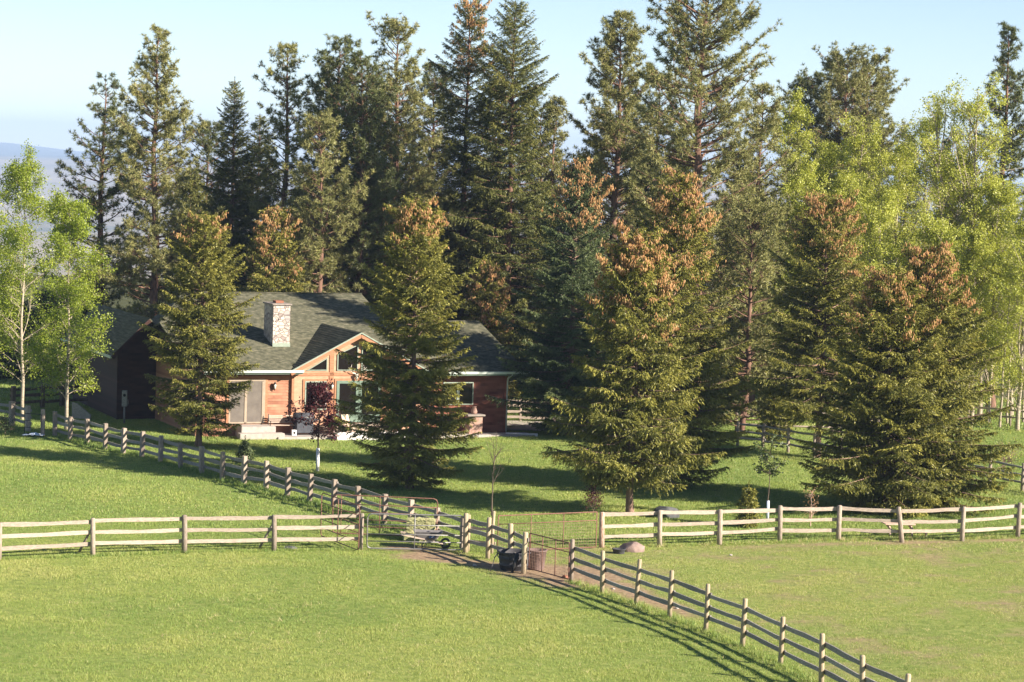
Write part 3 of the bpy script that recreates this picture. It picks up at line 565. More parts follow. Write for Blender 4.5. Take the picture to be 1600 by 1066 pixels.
for i, (tx, ty, Y, R, lb) in enumerate([(320, 200, 166, 3.2, 'shaded pine in the second row right of the olive pine'), (600, 150, 163, 3.4, 'shaded pine in the second row behind the red trunked pine'), (690, 110, 166, 3.1, 'shaded pine in the second row left of the tallest firs'),
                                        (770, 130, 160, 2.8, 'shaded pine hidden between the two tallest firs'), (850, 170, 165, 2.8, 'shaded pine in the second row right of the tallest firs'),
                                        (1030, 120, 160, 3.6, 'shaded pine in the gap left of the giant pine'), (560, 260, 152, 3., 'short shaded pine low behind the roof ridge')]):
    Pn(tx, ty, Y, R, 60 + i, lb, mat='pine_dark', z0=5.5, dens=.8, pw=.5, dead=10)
back = [(300, 262, 163, 'left of the thin tipped fir'), (345, 300, 160, 'behind the thin tipped fir'), (482, 285, 158, 'between the slender pine and the dense dark pines'), (590, 300, 160, 'left of the red trunked pine'), (655, 262, 162, 'right of the red trunked pine'),
        (705, 300, 157, 'below the left of the two tallest firs'), (782, 290, 158, 'below the right of the two tallest firs'), (845, 282, 156, 'left of the dark spruce with the orange tip'), (915, 240, 160, 'behind the dark spruce with the orange tip'), (1015, 235, 157, 'behind the cone laden spruce'), (1065, 200, 155, 'behind the giant pine trunk'), (1165, 235, 152, 'right of the giant pine trunk')]
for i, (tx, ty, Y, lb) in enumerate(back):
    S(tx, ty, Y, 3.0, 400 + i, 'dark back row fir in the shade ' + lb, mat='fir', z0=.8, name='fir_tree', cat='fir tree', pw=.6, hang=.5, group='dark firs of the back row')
# left aspens
def B(tx, ty, base, R, seed, label, **k):
    Y = base if not isinstance(base, tuple) else Yof(*base); x, H = topat(tx, ty, Y); return broadleaf(x, Y, H, R, seed, label, **k)
B(110, 318, (103, 672), 2.0, 71, 'young aspen with white trunk and lime leaves by the gate gap', hb=1.4, n1=66, n2=8, n3=7, nl=9, leaf=.085, elev=.72, limb=.005, trunk_r=.095, low=1, spread=.22, pw=.5)
B(42, 250, (40, 655), 2.3, 72, 'left aspen at the photo edge behind the small metal gate', hb=1.6, n1=70, n2=8, n3=7, nl=9, leaf=.085, elev=.72, limb=.005, trunk_r=.095, low=1, spread=.22, pw=.5)
B(-35, 300, 131, 2.0, 73, 'aspen cut by the left edge of the photo', hb=2., n1=50, n2=9, n3=6, nl=10, leaf=.085)
# cottonwoods on the right
cw = [(1235, 158, 150, 2.7, 'pale green poplar next to the giant pine'), (1292, 232, 146, 2.6, 'pale green poplar behind the rusty coned spruce'), (1350, 190, 152, 2.9, 'pale green poplar under the round headed pines'),
      (1408, 236, 148, 2.6, 'pale green poplar rising behind the wide spruce pair'), (1452, 205, 156, 2.6, 'pale green poplar with thin tip right of the small distant fir'), (1502, 262, 144, 2.4, 'pale green poplar with white lower trunk near the right edge'),
      (1560, 300, 141, 2.3, 'pale green poplar with slim white stems at the right edge'), (1605, 330, 137, 2.2, 'pale green poplar cut by the right edge'), (1380, 320, 139, 2.4, 'low pale green poplar crowding behind the spruce pair'),
      (1465, 360, 138, 2.3, 'low pale green poplar between spruce pair and white stems'), (1325, 290, 143, 2.6, 'pale green poplar filling the gap behind the two right spruces'), (1530, 380, 140, 2.3, 'short pale green poplar behind the thick white trunk'), (1590, 440, 146, 2.5, 'short pale green poplar low at the right edge'), (1255, 260, 141, 2.3, 'pale green poplar close at the right of the giant pine')]
for i, (tx, ty, Y, R, lb) in enumerate(cw):
    B(tx, ty, Y, R * 1.05, 80 + i, lb, mat='cotton', name='poplar_tree', hb=.9, trunk_r=.13, n1=60, n2=8, n3=7, nl=10, leaf=.09, elev=1.0, limb=.008, spread=.2, pw=.55, low=.9)
B(1535, 140, 143, 3.4, 95, 'big half bare poplar with crooked whitish limbs before the lone pine', mat='cotton', name='poplar_tree', hb=6, n1=34, n2=8, n3=6, nl=8, leaf=.10, stems=3, elev=.95, spread=.2, bare=.35, pw=.5, trunk_r=.17)
for i, (px, py) in enumerate([(1562, 668), (1574, 662), (1588, 664), (1599, 660), (1530, 655)]):
    x, y = at(px, py); lb = ['thin white stem left of the far post', 'thin white stem right behind the far post', 'thin white stem just right of the far post', 'thin white stem at the very edge', 'thick white trunk above the wide spruce pair'][i]
    broadleaf(x, y, 9.5, .9, 100 + i, 'young poplar with ' + lb, mat='cotton', name='poplar_sapling', hb=3.6, n1=14, n2=5, n3=4, nl=6, leaf=.09, elev=1.0, trunk_r=.075 + .09 * (i == 4), group='slim white stemmed poplars at right')
# small yard plants
def small(px, py, ty, R, seed, label, **k):
    x, y = at(px, py); _, H = topat(px, ty, y); return broadleaf(x, y, H, R, seed, label, **k)
mp_ = small(496, 737, 608, 1.25, 110, 'small purple leaved maple with white trunk guard before the patio', mat='maple', name='maple_tree', hb=1.25, n1=26, n2=7, n3=6, nl=4, leaf=.10, bark='bark_dark', trunk_r=.05, elev=.6, pw=.8, spread=.12)
MB().tube([(0, 0, 0), (0, 0, 1.0)], .075, 12).build('trunk_guard', M['white_plastic'], mp_)
sp2 = small(1199, 812, 693, .62, 111, 'thin dark leaved sapling in a pale blue tube behind the fence', mat='darkleaf', name='sapling', hb=1.5, n1=13, n2=4, n3=3, nl=5, leaf=.10, bark='bark_dark', trunk_r=.03, elev=.6, pw=.4, spread=.12)
MB().tube([(0, 0, 0), (0, 0, .75)], .06, 10).build('trunk_guard', M['blue_guard'], sp2)
small(768, 805, 700, .7, 112, 'leafless sapling standing on the lawn behind the fence bend', mat='darkleaf', name='bare_sapling', hb=1.2, n1=9, n2=3, n3=1, nl=1, leaf=.05, bark='bark_dark', trunk_r=.035, elev=.95, pw=.3, bare=.7)
small(927, 806, 770, .30, 113, 'small reddish brown shrub left of the barky corner post', mat='maple', name='shrub', cat='shrub', hb=.1, n1=16, n2=4, n3=3, nl=4, leaf=.06, bark='bark_dark', trunk_r=.02, elev=.9)
small(1266, 822, 770, .18, 114, 'dry reddish weed stalks poking up behind the right fence', mat='cone', name='dry_weed', cat='weed', hb=.15, n1=14, n2=3, n3=2, nl=3, leaf=.04, bark='post_red', trunk_r=.03, elev=1.3)
small(1568, 745, 690, 1.1, 115, 'low twiggy bush beside the wide spruce pair at right', mat='cotton', name='bush', cat='bush', hb=.3, n1=18, n2=5, n3=3, nl=2, leaf=.06, bark='bark', trunk_r=.03, elev=.6, bare=.4)
small(8, 680, 655, .5, 116, 'grey green weedy bush at the left edge by the fence', mat='darkleaf', name='bush', cat='bush', hb=.05, n1=16, n2=4, n3=4, nl=4, leaf=.06, bark='bark', trunk_r=.02, elev=.6)
S(383, 684, (383, 722), .5, 120, 'knee high seedling spruce behind the long grey fence', mat='blue_spruce', z0=.04, pw=1.15, droop=.1, name='spruce_seedling', cat='spruce seedling')
S(1170, 756, (1170, 823), .45, 121, 'small yellowish evergreen sapling behind the right fence', z0=.1, name='evergreen_sapling', cat='sapling')

# ------------------------------------------------------------------ fences
def post_mesh(h, r_, shape):
    m_ = MB()
    if shape == 'round':
        a = rng.normal(0, .012, 2); m_.tube([(0, 0, -.15), (0, 0, h * .5), (a[0], a[1], h - .03), (a[0], a[1], h)], [r_ * 1.06, r_, r_ * .97, r_ * .78], 12)
    else: m_.box(-r_, r_, -r_, r_, -.15, h)
    return m_
def fence(label, pts, h, rails, pr, rh, rt, off, pm, rm, shape='round', rshape='board', group='wooden rail fences', cat='fence', name='rail_fence', lean=.02, skip=(), hs=None, zoff=None, ext=.12, pmats=None):
    P = [np.array(at(*p)) for p in pts]
    t = thing(name, label, cat, (P[0][0], P[0][1], 0), 0, group)
    for i, p in enumerate(P):
        hh = hs[i] if hs else h * rng.uniform(.97, 1.03)
        o = post_mesh(hh, pr * rng.uniform(.93, 1.08), shape).build('post', (pmats or {}).get(i, pm), t, bevel=.01 if shape != 'round' else 0)
        o.location = (p[0] - P[0][0], p[1] - P[0][1], float(hgt(*p)))
        d = (P[min(i + 1, len(P) - 1)] - P[max(i - 1, 0)]); o.rotation_euler = (rng.normal(0, lean), rng.normal(0, lean), math.atan2(d[1], d[0]))
    for i in range(len(P) - 1):
        if i in skip: continue
        a, b_ = P[i] - P[0], P[i + 1] - P[0]; d = (b_ - a) / np.linalg.norm(b_ - a); nn = np.array([-d[1], d[0]]) * off
        for z in rails:
            za, zb = z + rng.normal(0, .02), z + rng.normal(0, .02); A = a - d * ext + nn; C_ = b_ + d * ext + nn; K = 5; rr = rng.normal(0, .007, K)
            pts_ = [(A[0] + (C_[0] - A[0]) * j / (K - 1), A[1] + (C_[1] - A[1]) * j / (K - 1), za + (zb - za) * j / (K - 1) + rr[j] - .012 * math.sin(math.pi * j / (K - 1)) + (zoff or 0)) for j in range(K)]
            m_ = MB()
            if rshape == 'round': m_.tube(pts_, [rh / 2 * (1 + rng.normal(0, .09)) for _ in range(K)], 8)
            else:
                vs = []; hw = np.array([-d[1], d[0]]) * rt / 2
                for q in pts_:
                    hh = rh / 2 * (1 + rng.normal(0, .11))
                    vs += [(q[0] - hw[0], q[1] - hw[1], q[2] - hh), (q[0] + hw[0], q[1] + hw[1], q[2] - hh), (q[0] + hw[0], q[1] + hw[1], q[2] + hh), (q[0] - hw[0], q[1] - hw[1], q[2] + hh)]
                fs = [(0, 1, 2, 3), tuple(4 * (K - 1) + j for j in (3, 2, 1, 0))]
                for j in range(K - 1):
                    for e in range(4): fs.append((4 * j + e, 4 * j + (e + 1) % 4, 4 * j + 4 + (e + 1) % 4, 4 * j + 4 + e))
                m_.add(vs, fs)
            m_.build('rail', rm, t)
    return t
HR = (.37, .75, 1.13)
fl_ = fence('pale three rail fence crossing the left foreground pasture', [(-150, 881), (-2, 874), (145, 867), (288, 863), (428, 860.5), (563, 858.5)], 1.28, HR, .085, .125, .06, .11, M['post_grey'], M['cream_rail'], ext=.0)
fence('pale three rail fence along the back of the right paddock', [(940, 856), (1030.5, 853), (1124, 850), (1218, 845), (1310, 844), (1409, 847), (1503, 845), (1590, 839), (1682, 836)], 1.30, (.38, .76, 1.16), .09, .125, .06, .12, M['post_grey'], M['cream_rail'], ext=.0, lean=.03, pmats={0: M['post_red']})
fence('dark railed fence with tan round posts running down to the lower right corner', [(892, 909), (940.5, 927.5), (993.5, 945.5), (1046, 965), (1102.5, 987), (1160, 1010.7), (1219.4, 1041), (1283, 1073), (1345, 1106), (1411, 1139)], 1.40, (.40, .74, 1.10), .07, .12, .04, .09, M['post_tan'], M['rail_grey'], pmats={0: M['post_grey']})
fence('long weathered grey fence descending from the aspen to the hay bales', [(85.5, 681), (109.6, 689), (136, 693), (164, 702), (192.5, 708.5), (221.4, 714.5), (250.7, 722.7), (282, 732), (315, 740), (347, 749.7), (381, 756.5), (415.5, 764), (449, 776), (483.6, 785), (521, 795), (559.5, 806), (600, 820), (641.5, 830.5), (680, 842), (723, 856)], 1.15, (.30, .63, .96), .085, .13, .04, .10, M['post_grey'], M['rail_grey'], shape='square')
fence('short fence of round tan posts between the steel gate and black trough', [(727, 863), (762, 872), (797, 884), (818, 895.5)], 1.42, (.42, .78, 1.12), .085, .13, .04, .10, M['post_tan'], M['rail_grey'])
fence('short pale fence piece angled behind the steel gate post', [(731, 861), (768, 864)], 1.25, (.35, .80), .06, .09, .05, .05, M['post_tan'], M['cream_rail'], hs=[1.3, 1.5])
fence('short fence piece at the left edge beside the small metal gate', [(-60, 655), (18, 667), (43.5, 674)], 1.2, (.35, .68, 1.0), .11, .13, .04, .12, M['post_grey'], M['rail_grey'], shape='square')
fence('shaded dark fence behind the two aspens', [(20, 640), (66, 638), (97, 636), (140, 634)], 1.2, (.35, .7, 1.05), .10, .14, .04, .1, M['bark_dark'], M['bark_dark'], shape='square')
fence('sunlit pale fence right behind the house corner', [(760, 658), (813, 659), (866, 661), (930, 663)], 1.2, (.25, .55, .85, 1.1), .07, .12, .04, -.08, M['cream_rail'], M['cream_rail'], ext=.05)
fence('low dark railed fence with sunlit posts between the right spruces', [(1152, 697), (1191, 701), (1231, 708), (1272, 716), (1313, 724)], 1.22, (.42, .74, 1.08), .075, .10, .05, .08, M['post_grey'], M['rail_grey'], rshape='round')
fence('higher grey rail fence furthest back between the right spruces', [(1150, 675), (1227, 679), (1300, 681), (1370, 684)], 1.35, (.45, .85, 1.2), .07, .10, .05, -.08, M['post_grey'], M['post_grey'], rshape='round')
fence('dark railed fence piece right of the wide spruce pair', [(1497, 749), (1546, 758), (1597, 768), (1650, 779)], 1.25, (.38, .72, 1.04), .08, .10, .05, .09, M['post_grey'], M['rail_grey'], rshape='round')
fence('far pale fence below the slim white stems at right', [(1500, 660), (1578, 666), (1650, 675)], 1.25, (.5, .9), .06, .11, .04, -.07, M['post_grey'], M['cream_rail'], lean=.01)

for px, py in ((145, 867), (428, 860.5)):
    x, y = at(px, py); x -= fl_.location.x; y -= fl_.location.y
    MB().tube([(x - .02, y + .16, 1.0), (x - .55, y + .55, .0)], [.04, .045], 7).build('brace', M['post_grey'], fl_)
# ------------------------------------------------------------------ gates
def gate(name, label, p0, p1, h, z0, rails, verts, r_, mat, round_c=True, wire=None, vtop=None, cat='gate', zb=None):
    a = np.array(at(*p0)); b_ = np.array(at(*p1)); L = np.linalg.norm(b_ - a); t = thing(name, label, cat, (a[0], a[1], float(hgt(*a))), math.atan2(b_[1] - a[1], b_[0] - a[0]))
    def bz(x): return z0
    fr = MB(); c = .14 if round_c else .02
    pts = [(c, 0, z0), (L - c, 0, z0), (L - .3 * c, 0, z0 + .3 * c), (L, 0, z0 + c), (L, 0, z0 + h - c), (L - .3 * c, 0, z0 + h - .3 * c), (L - c, 0, z0 + h), (c, 0, z0 + h), (.3 * c, 0, z0 + h - .3 * c), (0, 0, z0 + h - c), (0, 0, z0 + c), (.3 * c, 0, z0 + .3 * c), (c, 0, z0)]
    fr.tube(pts, r_, 8, caps=False); fr.build('frame', mat, t)
    for z in rails: MB().tube([(0, 0, z0 + z), (L, 0, z0 + z)], r_ * .85, 6).build('crossbar', mat, t)
    for x in verts: MB().tube([(L * x, .0, z0), (L * x, 0, z0 + h)], r_ * .8, 6).build('brace', mat, t)
    if wire:
        m_ = MB(); x = wire[0]
        while x < L: m_.tube([(x, .01, z0), (x, .01, z0 + wire[1])], .0035, 3, caps=False); x += wire[0]
        z = .1
        while z < wire[1]: m_.tube([(0, .01, z0 + z), (L, .01, z0 + z)], .0035, 3, caps=False); z += .11
        m_.build('wire_mesh', M['wire'], t)
    return t
gate('tube_gate', 'silver five bar tube gate closed between two wooden posts', (573, 860), (724, 863), 1.20, .10, (.25, .50, .83), (.49,), .024, M['steel'])
gate('corral_panel', 'long rusty pipe panel standing behind the silver gate', (519, 836), (682, 843), 1.38, .08, (.27, .52, .79, 1.06), (.08, .45,), .02, M['rust_pipe'], cat='panel')
gate('corral_panel', 'short rusty pipe panel leading back from the left fence end', (501, 839), (560, 862), 1.55, .05, (.3, .6, .88, 1.2), (.45,), .02, M['rust_pipe'], cat='panel')
gate('wire_gate', 'wide rusty red wire gate before the cone laden spruce', (777, 864), (931, 857), 1.25, .08, (.95,), (.33, .66), .02, M['rust_pipe'], round_c=False, wire=(.10, .95))
gate('wire_gate', 'narrow rusty wire gate beside the black trough', (826, 893), (888, 910), 1.18, .12, (.88,), (.33, .66), .02, M['rust_pipe'], round_c=False, wire=(.10, .88))
gate('small_gate', 'small dark metal gate standing open by the left fence end', (38, 681), (64, 683), .95, .12, (.3, .62), (), .016, M['black_metal'], round_c=False)
x, y = at(66.6, 681); o = post_mesh(1.25, .09, 'square').build('gate_post', M['post_grey'], None); o.location = (x, y, 0); tag(o, 'single wooden post holding the small metal gate at left', 'post')

# ------------------------------------------------------------------ paddock objects
def place(name, label, cat, px, py, rz=0): x, y = at(px, py); return thing(name, label, cat, (x, y, float(hgt(x, y))), rz)
def bale(label, px, py, z, rz, seed):
    r = np.random.default_rng(seed); x, y = at(px, py); t = thing('hay_bale', label, 'hay bale', (x, y, z), rz, 'hay bales by the wheelbarrow')
    nx_, nz_ = 16, 8; L, W, Hh = .98, .48, .40; m_ = MB()
    import bmesh
    bm = bmesh.new(); bmesh.ops.create_cube(bm, size=1); bmesh.ops.subdivide_edges(bm, edges=bm.edges[:], cuts=9, use_grid_fill=True)
    for v in bm.verts:
        v.co = Vector((v.co.x * L, v.co.y * W, v.co.z * Hh + Hh / 2)); v.co += Vector(r.normal(0, .011, 3))
        e = abs(v.co.x) / (L / 2); k = 1 - .06 * e ** 6; v.co.y *= k; v.co.z = Hh / 2 + (v.co.z - Hh / 2) * k
    me = bpy.data.meshes.new('hay'); bm.to_mesh(me); bm.free(); me.materials.append(M['hay']); link(bpy.data.objects.new('hay', me), t)
    n_ = 900; P = np.stack([r.uniform(-L / 2, L / 2, n_), r.choice([-1, 1], n_) * W / 2, r.uniform(.02, Hh, n_)], 1); tp_ = r.random(n_) < .4; P[tp_, 2] = Hh; P[tp_, 1] = r.uniform(-W / 2, W / 2, tp_.sum()); D = unit(r.normal(0, 1, (n_, 3))); V, F = tris(P, D, unit(np.cross(D, r.normal(0, 1, (n_, 3)))), np.full(n_, .07), np.full(n_, .008))
    mesh_np('straws', V, F, M['hay'], t)
    for sx_ in (-.2, .2):
        MB().tube([(sx_, -W / 2 - .012, .0), (sx_, -W / 2 - .012, Hh + .008), (sx_, W / 2 + .012, Hh + .008), (sx_, W / 2 + .012, 0)], .006, 5).build('twine', M['chair_tan'], t)
bale('green hay bale lying on the ground under another one', 652, 846, 0.0, .12, 5)
bale('green hay bale stacked on top behind the wheelbarrow', 657, 846, .41, -.04, 6)
# wheelbarrow
wb = place('wheelbarrow', 'grey wheelbarrow with wooden handles parked by the hay bales', 'wheelbarrow', 668, 856, math.radians(4))
m_ = MB(); prof = [(-.28, .42, -.16, .16), (.30, .38, -.15, .15)]
lo = [(-.30, -.20, .36), (.28, -.17, .33), (.28, .17, .33), (-.30, .20, .36)]; hi = [(-.52, -.33, .63), (.52, -.30, .60), (.52, .30, .60), (-.52, .33, .63)]
lo2 = [(x * .95, y * .93, z + .02) for x, y, z in lo]; hi2 = [(x * .96, y * .93, z) for x, y, z in hi]
m_.add(lo + hi + lo2 + hi2, [(3, 2, 1, 0)] + [(i, (i + 1) % 4, 4 + (i + 1) % 4, 4 + i) for i in range(4)] + [(8, 9, 10, 11)] + [(8 + (i + 1) % 4, 8 + i, 12 + i, 12 + (i + 1) % 4) for i in range(4)] + [(4 + i, 4 + (i + 1) % 4, 12 + (i + 1) % 4, 12 + i) for i in range(4)])
tr = m_.build('tray', M['tray'], wb, bevel=.012)
MB().prism([(.02, -.262, .40), (.20, -.262, .40), (.24, -.285, .48), (.06, -.285, .48)], (0, -.004, 0)).build('sticker', M['blue_print'], tr)
MB().prism([(.10, -.275, .42), (.15, -.275, .42), (.20, -.290, .47), (.15, -.290, .47)], (0, -.006, 0)).build('sticker_mark', M['white_plastic'], tr)
for s_ in (-1, 1):
    MB().bar((-.95, s_ * .30, .52), (.62, s_ * .08, .17), .045, .05).build('handle', M['bench'], wb)
    MB().tube([(-.10, s_ * .18, .36), (-.22, s_ * .24, .02), (-.12, s_ * .24, .0), (.02, s_ * .17, .34)], .014, 6).build('leg', M['black_metal'], wb)
wm = MB(); [wm.tube([(.62 + .15 * math.cos(a), 0, .19 + .15 * math.sin(a)) for a in np.linspace(0, 2 * math.pi, 21)], .042, 8, caps=False)]
wh_ = wm.build('wheel', M['black_rubber'], wb); MB().tube([(.62, -.10, .19), (.62, .10, .19)], .02, 8).build('axle', M['steel'], wh_)
# trough
tb_ = place('stock_tub', 'black ribbed rubber stock tub under the short fence', 'tub', 803, 889)
rib = [(.50, 0), (.52, .02), (.55, .16), (.575, .17), (.575, .20), (.56, .21), (.585, .38), (.61, .39), (.61, .42), (.59, .43), (.61, .58), (.66, .60), (.66, .64), (.61, .64), (.59, .60), (.54, .06), (0, .05)]
MB().lathe([(r_ * .88, z * .98) for r_, z in rib], 40).build('tub_wall', M['black_rubber'], tb_)
for k in range(6):
    a = math.pi * (1.05 + .18 * k); MB().tube([(.55 * math.cos(a), .55 * math.sin(a), .43), (.585 * math.cos(a), .585 * math.sin(a), .58)], .016, 6).build('rib', M['black_rubber'], tb_)
MB().tube([(-.42, -.30, .50), (-.56, -.42, .60), (-.66, -.48, .45), (-.72, -.55, .2), (-.80, -.60, .02)], .018, 6).build('hose', M['black_rubber'], tb_)
MB().tube([(.10, -.62, .62), (.06, -.68, .45), (.02, -.72, .22), (-.06, -.78, .02)], [.07, .075, .075, .06], 8).build('drain_pipe', M['black_metal'], tb_)
tb2 = place('feed_tub', 'brownish plastic tub seen through the narrow wire gate', 'tub', 838, 889)
MB().lathe([(.25, 0), (.33, .62), (.36, .63), (.36, .67), (.31, .67), (.24, .05), (0, .05)], 28).build('tub_wall', M['brown_tub'], tb2)
MB().tube([(-.10, -.36, .34), (-.10, -.37, .55), (.10, -.37, .55), (.10, -.36, .34)], .016, 6).build('handle', M['brown_tub'], tb2)
pan = place('feed_pan', 'low grey rubber feed pan beside the pinkish rock', 'feed pan', 967, 866)
MB().lathe([(.19, 0), (.23, .14), (.25, .15), (.25, .17), (.21, .17), (.17, .05), (0, .05)], 24).build('pan_wall', M['black_rubber'], pan)
def rock(name, label, cat, px, py, sx_, sy_, sz_, mat, seed, rz=0, flat=.0):
    import bmesh
    r = np.random.default_rng(seed); bm = bmesh.new(); bmesh.ops.create_icosphere(bm, subdivisions=4, radius=1)
    pl = unit(r.normal(0, 1, (12, 3))); dd = r.uniform(.62, .95, 12)
    for v in bm.verts:
        p = np.array(v.co)
        for q, d in zip(pl, dd):
            k = p @ q
            if k > d: p = p - q * (k - d) * .85
        p = p * (1 + .05 * (vnoise(p[0] * 3 + 5, p[1] * 3 + p[2] * 2, 1, seed) - .5)); v.co = Vector((p[0] * sx_, p[1] * sy_, max(p[2], -.35) * sz_))
    me = bpy.data.meshes.new(name); bm.to_mesh(me); bm.free(); me.materials.append(mat); o = link(bpy.data.objects.new(name, me)); x, y = at(px, py)
    o.location = (x, y, sz_ * .25); o.rotation_euler = (0, 0, rz); return tag(o, label, cat)
rock('boulder', 'flat pinkish rock lying before the right fence end', 'rock', 987, 862, .50, .34, .30, M['pink_rock'], 3)
rock('boulder', 'dark rounded boulder in shade behind the right fence', 'rock', 1041, 808, .52, .45, .42, M['grey_rock'], 4)
rock('flat_stone', 'small flat grey stone in the grass under the left fence', 'rock', 453, 858, .26, .2, .09, M['grey_rock'], 5)
rock('clod', 'small orange brown lump at the foot of the narrow wire gate', 'rock', 883, 904, .12, .1, .1, M['flue'], 6)
# crumpled white sheet by the left gate
r = np.random.default_rng(9); gxx, gyy = np.meshgrid(np.linspace(-.5, .5, 24), np.linspace(-.25, .25, 14)); zz = .04 + .16 * vnoise(gxx * 8, gyy * 8, 1, 3) * (1 - (gxx / .55) ** 2) * (1 - (gyy / .3) ** 2)
i0 = (np.arange(13)[:, None] * 24 + np.arange(23)[None]).ravel(); sh = mesh_np('plastic_sheet', np.stack([gxx.ravel(), gyy.ravel(), zz.ravel()], 1), np.stack([i0, i0 + 1, i0 + 25, i0 + 24], 1), M['blue_guard'])
x, y = at(52, 682); sh.location = (x, y, 0.03); tag(sh, 'crumpled pale plastic sheet lying by the small metal gate', 'plastic sheet')
sm_ = sh.modifiers.new('s', 'SOLIDIFY'); sm_.thickness = .01
# plank table behind the right fence
pt = place('picnic_table', 'low pinkish plank table tucked between fence and spruce pair', 'table', 1404, 834, math.radians(8))
for k in range(4): MB().box(-.62, .55, -.36 + .19 * k, -.18 + .19 * k, .40, .44).build('plank', M['pinkwood'], pt)
MB().box(-.15, 1.0, -.85, -.60, .20, .24).build('bench_board', M['pinkwood'], pt)
for s_ in (-.45, .4): MB().bar((s_, -.72, .2), (s_, .3, .40), .05, .08).build('leg', M['pinkwood'], pt); MB().bar((s_, -.25, .4), (s_, -.45, 0), .05, .08).build('leg', M['pinkwood'], pt)
for s_ in (-.1, .85): MB().box(s_ - .03, s_ + .03, -.80, -.65, 0, .2).build('leg', M['pinkwood'], pt)

# ------------------------------------------------------------------ house (local frame: x right along the front wall, y back, z up)
hx, hy = HO; house = thing('house', 'single storey cedar house with green shingle roof, stone chimney and gabled window bay', 'house', (hx, hy, 0), TH)
FL = .62
def slab(name, poly, th, mat, parent):  # roof slab: top polygon, thickness down
    return MB().prism([(p[0], p[1], p[2] - th) for p in poly], (0, 0, th)).build(name, mat, parent)
sl_ = .29
def rz_(v): return 3.22 + sl_ * (v + .55)
# walls
MB().box(-15.9, -11.0, 0, 7.9, -.1, 3.30).build('wall', M['siding'], house)
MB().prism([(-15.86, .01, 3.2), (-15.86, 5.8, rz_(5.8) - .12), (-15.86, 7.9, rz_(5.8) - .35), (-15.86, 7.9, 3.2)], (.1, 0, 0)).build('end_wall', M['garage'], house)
MB().box(-4.4, 0, 0, 9.8, -.1, 3.26).build('wall', M['siding_dark'], house)
def laps(u0, u1, v, z0, z1, mat, nm='lap_siding'):
    m_ = MB(); z = z0
    while z < z1:
        zt = min(z + .14, z1); m_.add([(u0, v - .028, z), (u1, v - .028, z), (u1, v - .006, zt), (u0, v - .006, zt), (u0, v, z), (u1, v, z)], [(0, 1, 2, 3), (0, 4, 5, 1)]); z += .14
    return m_.build(nm, mat, house)
laps(-15.9, -11.16, 0, 0, 3.3, M['siding']); laps(-4.4, 0, 0, 0, 3.2, M['siding_dark'])
# gable bay wall
gz = lambda u: 4.98 - .04 - abs(u + 7.85) * .52
MB().prism([(-11.15, -.10, -.1), (-4.40, -.10, -.1), (-4.40, -.10, gz(-4.40)), (-7.85, -.10, gz(-7.85)), (-11.15, -.10, gz(-11.15))], (0, 4.5, 0)).build('gable_wall', M['gable_wall'], house)
# roofs
main = MB(); R0 = (-15.6, 1.0)
top = [(-11.15, -.55, rz_(-.55)), (-11.15, .4, rz_(.4)), (-4.55, .4, rz_(.4)), (-4.55, -.55, rz_(-.55)), (-4.3, -.55, rz_(-.55)), (-4.3, 10.2, rz_(10.2)), (-14.0, 10.2, rz_(10.2)), (-16.3, 5.8, rz_(5.8)), (-16.3, -.55, rz_(-.55))]  # left end extended behind the spruce to throw shade on the garage front
roof = slab('roof', top, .10, M['roof'], house)
slab('rear_roof', [(-14.0, 10.2, rz_(10.2)), (-4.3, 10.2, rz_(10.2)), (-4.3, 20, rz_(10.2) - 2.8), (-14.0, 20, rz_(10.2) - 2.8)], .10, M['roof'], roof)
slab('hip_roof', [(-16.3, 5.8, rz_(5.8)), (-14.0, 10.2, rz_(10.2)), (-14.0, 20, rz_(10.2) - 2.8), (-16.3, 14, 3.4)], .10, M['roof'], roof)
slab('wing_roof', [(-4.3, -.62, rz_(-.62) - .06), (.95, -.62, rz_(-.62) - .06), (.95, 6.5, rz_(6.5) - .06), (-4.3, 6.5, rz_(6.5) - .06)], .10, M['roof'], roof)
slab('wing_roof', [(-4.3, 6.5, rz_(6.5) - .06), (.95, 6.5, rz_(6.5) - .06), (.95, 13.5, rz_(6.5) - 2.1), (-4.3, 13.5, rz_(6.5) - 2.1)], .10, M['roof'], roof)
MB().prism([(-4.35, 0, 3.2), (-4.35, 10.2, rz_(10.2) - .12), (-4.35, 20, rz_(10.2) - 2.95), (-4.35, 20, 0), (-4.35, 0, 0)], (-.1, 0, 0)).build('end_wall', M['siding_dark'], house)
MB().prism([(-.02, 0, 3.1), (-.02, 6.5, rz_(6.5) - .2), (-.02, 13.3, 3.1), (-.02, 13.3, 0), (-.02, 0, 0)], (-.1, 0, 0)).build('end_wall', M['siding_dark'], house)
MB().bar((-14.0, 10.2, rz_(10.2) + .02), (-4.3, 10.2, rz_(10.2) + .02), .22, .04).build('ridge_cap', M['roof'], roof)
def courses(nm, tip, pk_, bk_, bt_, parent, step=.16, th=.022):
    # lapped shingle courses on a slope running from the eave (tip..bt) to the ridge (pk..bk)
    tip, pk_, bk_, bt_ = map(Vector, (tip, pk_, bk_, bt_)); n_ = int((pk_ - tip).length / step); m_ = MB(); up_ = Vector((0, 0, 1))
    for i in range(n_):
        a, b2 = i / n_, (i + 1) / n_
        p0, p1, q0, q1 = tip.lerp(pk_, a), tip.lerp(pk_, b2), bt_.lerp(bk_, a), bt_.lerp(bk_, b2)
        m_.add([p0 + up_ * .004, q0 + up_ * .004, p0 + up_ * (th + .004), q0 + up_ * (th + .004), p1 + up_ * .006, q1 + up_ * .006], [(0, 1, 3, 2), (2, 3, 5, 4), (0, 2, 4), (1, 5, 3)])
    return m_.build(nm, M['roof'], parent)
